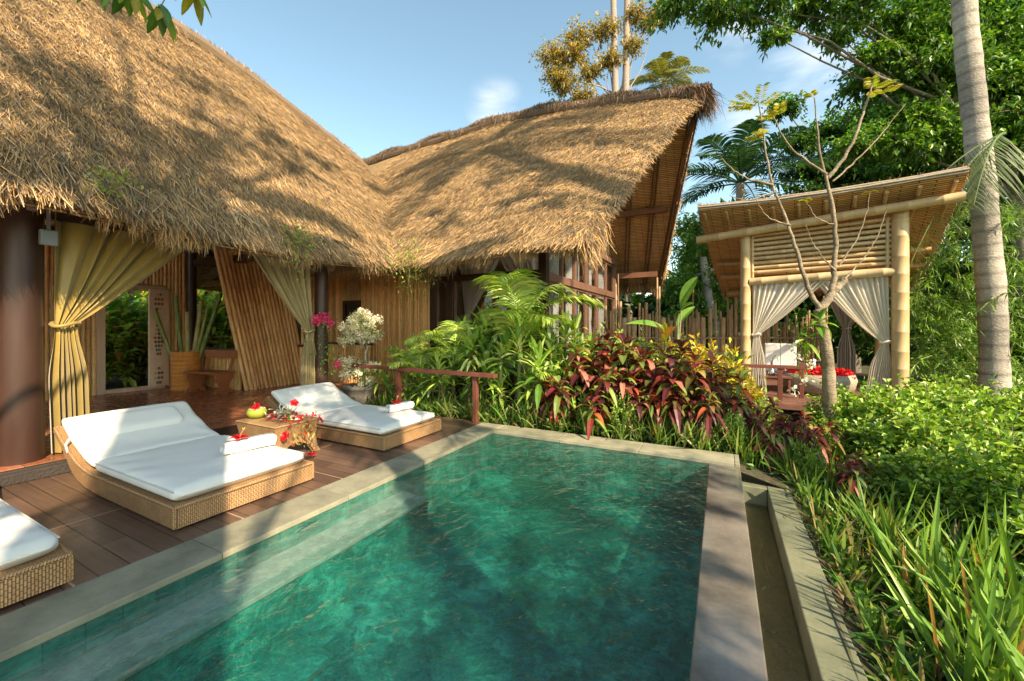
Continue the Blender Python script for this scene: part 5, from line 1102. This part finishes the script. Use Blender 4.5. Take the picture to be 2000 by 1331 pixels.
# banana / heliconia
bn_ = thing('heliconia', 'tall heliconia with three broad paddle leaves before the bamboo fence', 'plant', loc=(-.9, 9.7, -.1)); mb = MB(); st = MB()
for (q, D, L_, W_) in (((.1, .05, 2.0), (.35, .0, 1.), 1.0, .30), ((-.15, -.1, 1.5), (-1.2, -.3, .55), 1.0, .26), ((.0, .1, 1.6), (.5, .4, .9), .8, .22), ((.05, 0, 1.9), (.5, -.3, .5), .5, .2)):
    st.tube([(0, 0, 0), (q[0]*.5, q[1]*.5, q[2]*.6), q], [.035, .025, .012], 7, (.35, .38, .2), cap=False); leaves(mb, [q], [D], L_, W_, [(.16, .32, .05)], K=9, droop=.25, fold=.22, U=V(0, -.5, 1)[None]*1.)
mb.build('leaf', M['leaf'], bn_); st.build('stem', M['leaf'], bn_)
for k, (x, y, h_, W_) in enumerate(((-1.3, 8.6, 1.0, .3), (-.6, 9.3, 1.1, .3), (.2, 9.0, 1.0, .28), (-2.2, 9.6, 1.2, .3))):
    t_ = thing('broadleaf_plant', 'dark green broad leaved plant at the foot of the bamboo fence', 'plant', 'dark plants at the fence', loc=(x, y, -.1)); mb = MB(); st = MB(); rosette(mb, st, (0, 0, h_*.75), 14, .55, .2, GREEN, .1, 1.2, .6, K=5, h=.5); stem_tube(st, (0, 0, 0), (0, 0, h_*.75), .02); mb.build('leaf_rosette', M['leaf'], t_); st.build('stem', M['bark'], t_)
# bordering iris grass
def blades(n, xr, yr, L0, L1, cols, w=.016, droop=.45, zoff=0):
    mb = MB(); x = R.uniform(*xr, n); y = R.uniform(*yr, n); x = x+.1*np.sin(x*13); z = gz(x, y)+zoff; a = R.uniform(0, 6.28, n); el = R.uniform(.85, 1.5, n)
    D = np.stack([np.cos(a)*np.cos(el), np.sin(a)*np.cos(el)-.12, np.sin(el)], 1); L = R.uniform(L0, L1, n)
    leaves(mb, np.stack([x, y, z], 1), D, L, w*R.uniform(.6, 1.5, n), pal(cols, n), K=5, droop=R.uniform(.05, droop, n)*1.2, prof='strap', mid=False, fold=0); return mb
BL = [(.13, .25, .03), (.19, .32, .05), (.07, .16, .02), (.25, .32, .07), (.05, .12, .015), (.3, .24, .1)]
mb = blades(3400, (-6.0, .7), (5.5, 6.15), .3, .62, BL); tag(mb.build('iris_grass', M['leaf']), 'strap leaved green grass bordering the back edge of the pool', 'grass', kind='stuff')
mb = blades(2600, (.82, 2.3), (4.0, 6.6), .3, .6, BL, .018, .7); mb2 = blades(1500, (.84, 1.7), (2.0, 4.2), .2, .42, BL, .02, .8); mb.add(np.concatenate(mb2.v), [np.concatenate(mb2.f[4])], np.concatenate(mb2.c)); tag(mb.build('garden_grass', M['leaf']), 'arching green grass along the outer wall of the overflow channel', 'grass', kind='stuff')
mb = MB(); n = 14000; x = R.uniform(-6.8, 9, n); y = R.uniform(5.45, 15, n); k = (x < -3) & (y > 7.0); x, y = x[~k], y[~k]; n = len(x); leaves(mb, np.stack([x, y, gz(x, y)+R.uniform(0, .12, n)], 1), nrm(rdir(n, .4)+V(0, 0, .3)), .13, .05, pal(GREEN+[(.2, .12, .05), (.1, .2, .03)], n), K=1)
n = 9000; x = R.uniform(.7, 7, n); y = R.uniform(.8, 6, n); leaves(mb, np.stack([x, y, gz(x, y)+R.uniform(0, .1, n)], 1), nrm(rdir(n, .4)+V(0, 0, .3)), .11, .045, pal(GREEN+[(.2, .12, .05)], n), K=1)
tag(mb.build('ground_cover', M['leaf']), 'low leafy ground cover between the garden plants', 'ground cover', kind='stuff')
# hedge shrubs on the right
HG = [(.28, .44, .05), (.36, .53, .07), (.17, .32, .035), (.44, .56, .12), (.10, .22, .03)]
hs = [(1.95, 7.6, 1.05), (2.7, 7.6, 1.1), (3.5, 7.7, 1.15), (2.2, 6.7, 1.1), (3.0, 6.7, 1.15), (4.3, 7.6, 1.2), (3.9, 6.6, 1.15), (2.5, 5.7, 1.05), (3.4, 5.6, 1.1), (2.6, 4.6, .95), (3.5, 4.5, 1.1), (1.9, 5.6, .8), (4.4, 5.5, 1.2), (5.2, 6.8, 1.2), (2.2, 8.3, .95), (3.1, 8.5, 1.1), (4.8, 8.4, 1.15)]
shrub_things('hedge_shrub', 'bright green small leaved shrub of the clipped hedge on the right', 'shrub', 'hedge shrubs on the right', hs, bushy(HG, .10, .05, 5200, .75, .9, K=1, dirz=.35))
# strap-leaved lilies near the camera
def lily(t_):
    mb = MB(); n = 62; a = R.uniform(0, 6.28, n); el = R.uniform(.9, 1.52, n); D = np.stack([np.cos(a)*np.cos(el), np.sin(a)*np.cos(el), np.sin(el)], 1); B = R.normal(size=(n, 3))*V(.08, .08, 0)
    c = pal([(.15, .28, .045), (.21, .35, .06), (.10, .21, .035), (.28, .40, .09)], n); c[:3] = (.4, .22, .1)
    leaves(mb, B, D, R.uniform(.45, 1.0, n), R.uniform(.02, .04, n), c, K=8, droop=R.uniform(.02, .5, n), prof='strap', fold=.12); mb.build('strap_leaf', M['leaf'], t_)
ls = [(1.05, 2.9, .9), (1.35, 3.3, 1.0), (1.65, 2.9, 1.05), (1.3, 2.45, .95), (1.15, 3.75, .85), (1.7, 3.7, .95), (2.0, 3.2, 1.05), (1.6, 2.2, 1.0), (2.05, 2.6, 1.1), (1.5, 4.2, .85), (2.1, 4.0, 1.0), (2.5, 3.4, 1.05), (.98, 2.2, .7), (1.1, 4.5, .7), (2.5, 2.7, 1.0)]
ls = [(a+.16, b, c*1.15) for a, b, c in ls]
shrub_things('strap_lily', 'green strap leaved lily clump beside the overflow channel, bottom right', 'plant', 'strap leaved lilies by the channel', ls, lily)

# bare frangipani in front of the gazebo
ft = thing('bare_tree', 'nearly leafless young tree with forked pale branches in front of the gazebo', 'tree', loc=(1.5, 7.75, -.45)); o_ = V(1.5, 7.75, -.45)
mb = MB(); BKc = (.29, .225, .155)
def br(pts, r0, r1): 
    p = np.array([V(*q)-o_ for q in pts]); tt = np.linspace(0, 1, len(p)); k = np.linspace(0, 1, 6*len(p)); q = np.stack([np.interp(k, tt, p[:, i]) for i in range(3)], 1); q = smoothp(q, 12); q[1:-1] += R.normal(size=(len(q)-2, 3))*.006; q[1:-1] += R.normal(size=(len(q)-2, 3))*r0*.05; mb.tube(q, np.linspace(r0, r1, len(q))*(1+R.normal(size=len(q))*.025), 9, np.array([BKc])*R.uniform(.7, 1.25, (len(q), 1)))
br([(1.5, 7.75, -.5), (1.42, 7.55, .3), (1.42, 7.5, 1.0), (1.27, 7.42, 1.75)], .11, .062)
br([(1.27, 7.42, 1.7), (1.42, 7.5, 1.95), (1.62, 7.55, 2.2)], .068, .045)
br([(1.30, 7.42, 1.75), (1.12, 7.35, 2.05), (.93, 7.25, 2.9), (.62, 7.1, 3.7), (.48, 7.0, 4.85)], .038, .008)
br([(1.45, 7.5, 2.0), (1.52, 7.55, 2.6), (1.46, 7.5, 3.4), (1.3, 7.42, 3.9), (1.22, 7.39, 4.9)], .042, .008)
br([(1.40, 7.48, 3.7), (1.72, 7.62, 4.15), (1.93, 7.75, 4.9), (1.98, 7.77, 5.1)], .028, .008)
br([(1.46, 7.5, 3.65), (2.0, 7.8, 4.2), (2.42, 8.0, 4.8)], .014, .004)
br([(1.38, 7.45, 3.75), (.9, 7.2, 4.1), (.6, 7.05, 4.75)], .02, .006)
br([(.68, 7.12, 3.6), (.2, 6.9, 3.75), (-.1, 6.75, 4.15)], .018, .005); br([(.72, 7.13, 3.5), (.35, 6.95, 3.35), (.1, 6.85, 3.45)], .014, .004); br([(.9, 7.22, 3.0), (.6, 7.1, 3.1), (.45, 7.0, 3.4)], .014, .004)
br([(1.5, 7.52, 3.0), (1.25, 7.45, 3.1), (1.1, 7.4, 3.4)], .013, .004); br([(1.54, 7.53, 2.4), (1.85, 7.7, 2.9), (1.95, 7.75, 3.5)], .012, .004); br([(1.5, 7.5, 2.3), (1.2, 7.4, 2.7), (1.1, 7.3, 3.0)], .012, .004); br([(1.6, 7.5, 2.2), (1.95, 7.7, 2.6), (2.15, 7.8, 3.2)], .012, .004)
mb.build('trunk', M['bark'], ft, smooth=True)
for (x, y, z, n, s_) in ((.48, 7, 4.75, 80, .35), (.75, 7.1, 4.6, 50, .25), (1.97, 7.77, 5.0, 36, .28), (2.15, 7.85, 4.95, 14, .2), (1.22, 7.39, 4.9, 12, .12), (1.95, 7.75, 3.5, 8, .06), (1.15, 7.4, 3.35, 8, .06), (.6, 7.05, 4.35, 40, .25)):
    mb = MB()
    for q in range(max(1, n//12)):
        az = R.uniform(0, 6.28); D = V(math.cos(az), math.sin(az), R.uniform(-.2, .5)); k = np.repeat(np.linspace(.2, 1, 9), 2)*s_; sd = nrm(np.cross(D, V(0, 0, 1)))*np.tile([1, -1], 9)[:, None]
        leaves(mb, V(x, y, z)-o_+D*k[:, None], nrm(sd+D*.5+V(0, 0, -.1)), .10, .038, pal([(.4, .42, .05), (.25, .35, .05), (.5, .42, .06)], 18), K=2)
    mb.build('leaf_tuft', M['leaf'], ft)
oc = thing('orchid', 'white orchid with green leaves growing on the bare tree trunk', 'orchid', loc=(1.28, 7.35, 1.4)); mb = MB(); rosette(mb, mb, (.0, 0, .2), 9, .28, .09, LITE, -.2, .9, .5, h=.1); rosette(mb, mb, (-.15, 0, -.05), 5, .22, .07, LITE, -.4, .7, .5, h=.1); n = 200; B = np.stack([R.normal(size=n)*.06-.2, R.normal(size=n)*.05, R.uniform(-.7, .2, n)], 1); leaves(mb, B, rdir(n), .05, .02, pal(LITE, n), K=1); mb.build('foliage', M['leaf'], oc)
mb = MB(); 
for c_ in ((-.28, 0, -.35), (-.1, -.05, -.45), (-.32, -.03, -.2), (-.16, -.05, -.72), (-.3, -.02, -.85)): leaves(mb, V(*c_)+R.normal(size=(12, 3))*.035, rdir(12), .055, .045, pal([(.8, .78, .76)], 12, .05), K=3)
mb.build('blossom', M['petal'], oc)

# leafy branch overhanging the top left corner
ob = thing('overhanging_branch', 'glossy leaves of a branch hanging into the top left corner', 'branch', loc=(-3.0, 1.3, 3.75)); mb = MB(); st = MB()
for (q, tip, n) in (((-.0, .0, .1), (-.15, -.2, -.22), 7), ((.05, .05, .1), (-.02, -.1, -.3), 7), ((.1, .05, .1), (.2, -.03, -.2), 6), ((0, 0, .1), (-.3, -.28, -.14), 5)):
    q = V(*q); tip = V(*tip); st.tube([q, (q+tip)/2+V(0, 0, .03), tip], [.006, .004, .003], 5, (.2, .2, .08)); a = np.arange(n)*2.4; D = nrm(np.stack([np.cos(a)*.7, np.sin(a)*.7, -R.uniform(.3, 1.1, n)], 1)+nrm(tip-q)*.3)
    leaves(mb, tip+R.normal(size=(n, 3))*.015, D, R.uniform(.13, .2, n), .055, pal([(.12, .24, .02), (.2, .3, .03), (.07, .16, .02), (.35, .3, .03)], n, .15), K=5, droop=.2, fold=.15)
st.tube([(.0, .0, .1), (.5, -.5, .6), (1.6, -2.0, 1.6), (3.0, -4.0, 2.0)], [.008, .015, .03, .05], 6, (.25, .2, .14)); mb.build('leaf_tuft', M['leaf'], ob); st.build('stem', M['bark'], ob)

# trees standing behind the photographer (their shadows fall across the pool, deck and roofs)
def shade_palm(label, base, h_, r):
    t_ = thing('palm_tree', label, 'palm tree', 'palms behind the viewpoint', loc=base); mb = MB(); zz = np.linspace(0, h_, 40); mb.tube(np.stack([.0*zz, .0*zz, zz], 1), np.linspace(r*1.15, r*.9, 40)*(1+.03*(np.arange(40) % 2)), 14, (.42, .36, .3)); mb.build('trunk', M['bark'], t_, smooth=True)
    mb = MB(); st = MB(); [frond(mb, st, (0, 0, h_), q*2.4, .0+1.0*q/13, 3.2, 36, .75, .05, GREEN, .6, wd=.03) for q in range(13)]; mb.build('frond_crown', M['leaf'], t_); st.build('frond_stem', M['leaf'], t_)
shade_palm('palm standing right behind the viewpoint', (2.1, -1.5, -.5), 10.5, .24)
shade_palm('palm standing right of the viewpoint beyond the channel', (3.2, .0, -.5), 9., .21)
shade_palm('palm standing far right of the viewpoint', (6.7, 2.35, -.6), 17, .19)
def S(p, k): p = V(*p); return p + SUN*k
def shade_tree(label, targets, k, base, n=300, seedr=.7, L_=.2, tr=.2):
    cl = [tuple(S(t_[:3], k*random.uniform(.93, 1.07)))+(t_[3],) for t_ in targets]; z = min(c[2] for c in cl)-1.5
    tree('broadleaf_tree', label, base, (base[0]-.3, base[1]+.3, max(3., z)), cl, n, L_, .09, GREEN, tr, BK, 'trees behind the viewpoint')
shade_tree('spreading tree behind the viewpoint that shades the left roof', [(-7.2, 3.6, 4.4, .9), (-7.6, 4.6, 4.9, 1.), (-8.2, 4.0, 5.6, .9), (-7.2, 5.0, 4.2, .8), (-7.2, 2.2, 4.4, .45), (-8.0, 1.6, 5.4, .5), (-8.8, 2.8, 6.4, .8), (-7.6, 5.8, 4.8, .7), (-9.2, 1.0, 7.0, .7), (-7.2, .6, 4.6, .5)], 17, (5.5, -4.0, -.5), n=230, tr=.3)
shade_tree('tall tree behind the viewpoint that shades the right roof', [(-3.6, 6.9, 3.8, .7), (-4.4, 7.6, 4.6, .6), (-3.2, 7.4, 4.3, .6), (-2.6, 6.6, 3.5, .5), (-5.0, 6.6, 3.4, .6), (-4.8, 8.8, 5.9, .5), (-3.0, 8.9, 6.0, .5), (-5.6, 7.0, 3.8, .4), (-2.3, 8.2, 5.2, .35)], 19, (10.5, .5, -.5), n=190, tr=.28)
shade_tree('leafy tree behind the viewpoint that shades the pool and the deck', [(-3.4, 5.0, 0, .5), (-4.8, 1.0, 0, .5), (-1.0, 2.2, -.1, .6), (-1.0, 4.4, 0, .6), (-.2, 4.7, 0, .4), (-5.6, 4.6, 0, .5), (-.3, 3.0, 0, .5), (-4.9, 3.3, .2, .35), (-.4, 1.4, 0, .6), (-.5, 3.8, 0, .6), (-.9, 3.0, 0, .5), (-1.2, .6, 0, .6), (-1.5, 4.5, 0, .4), (-.2, 2.3, 0, .5)], 12, (6.5, -4.6, -.5), n=150, tr=.2)
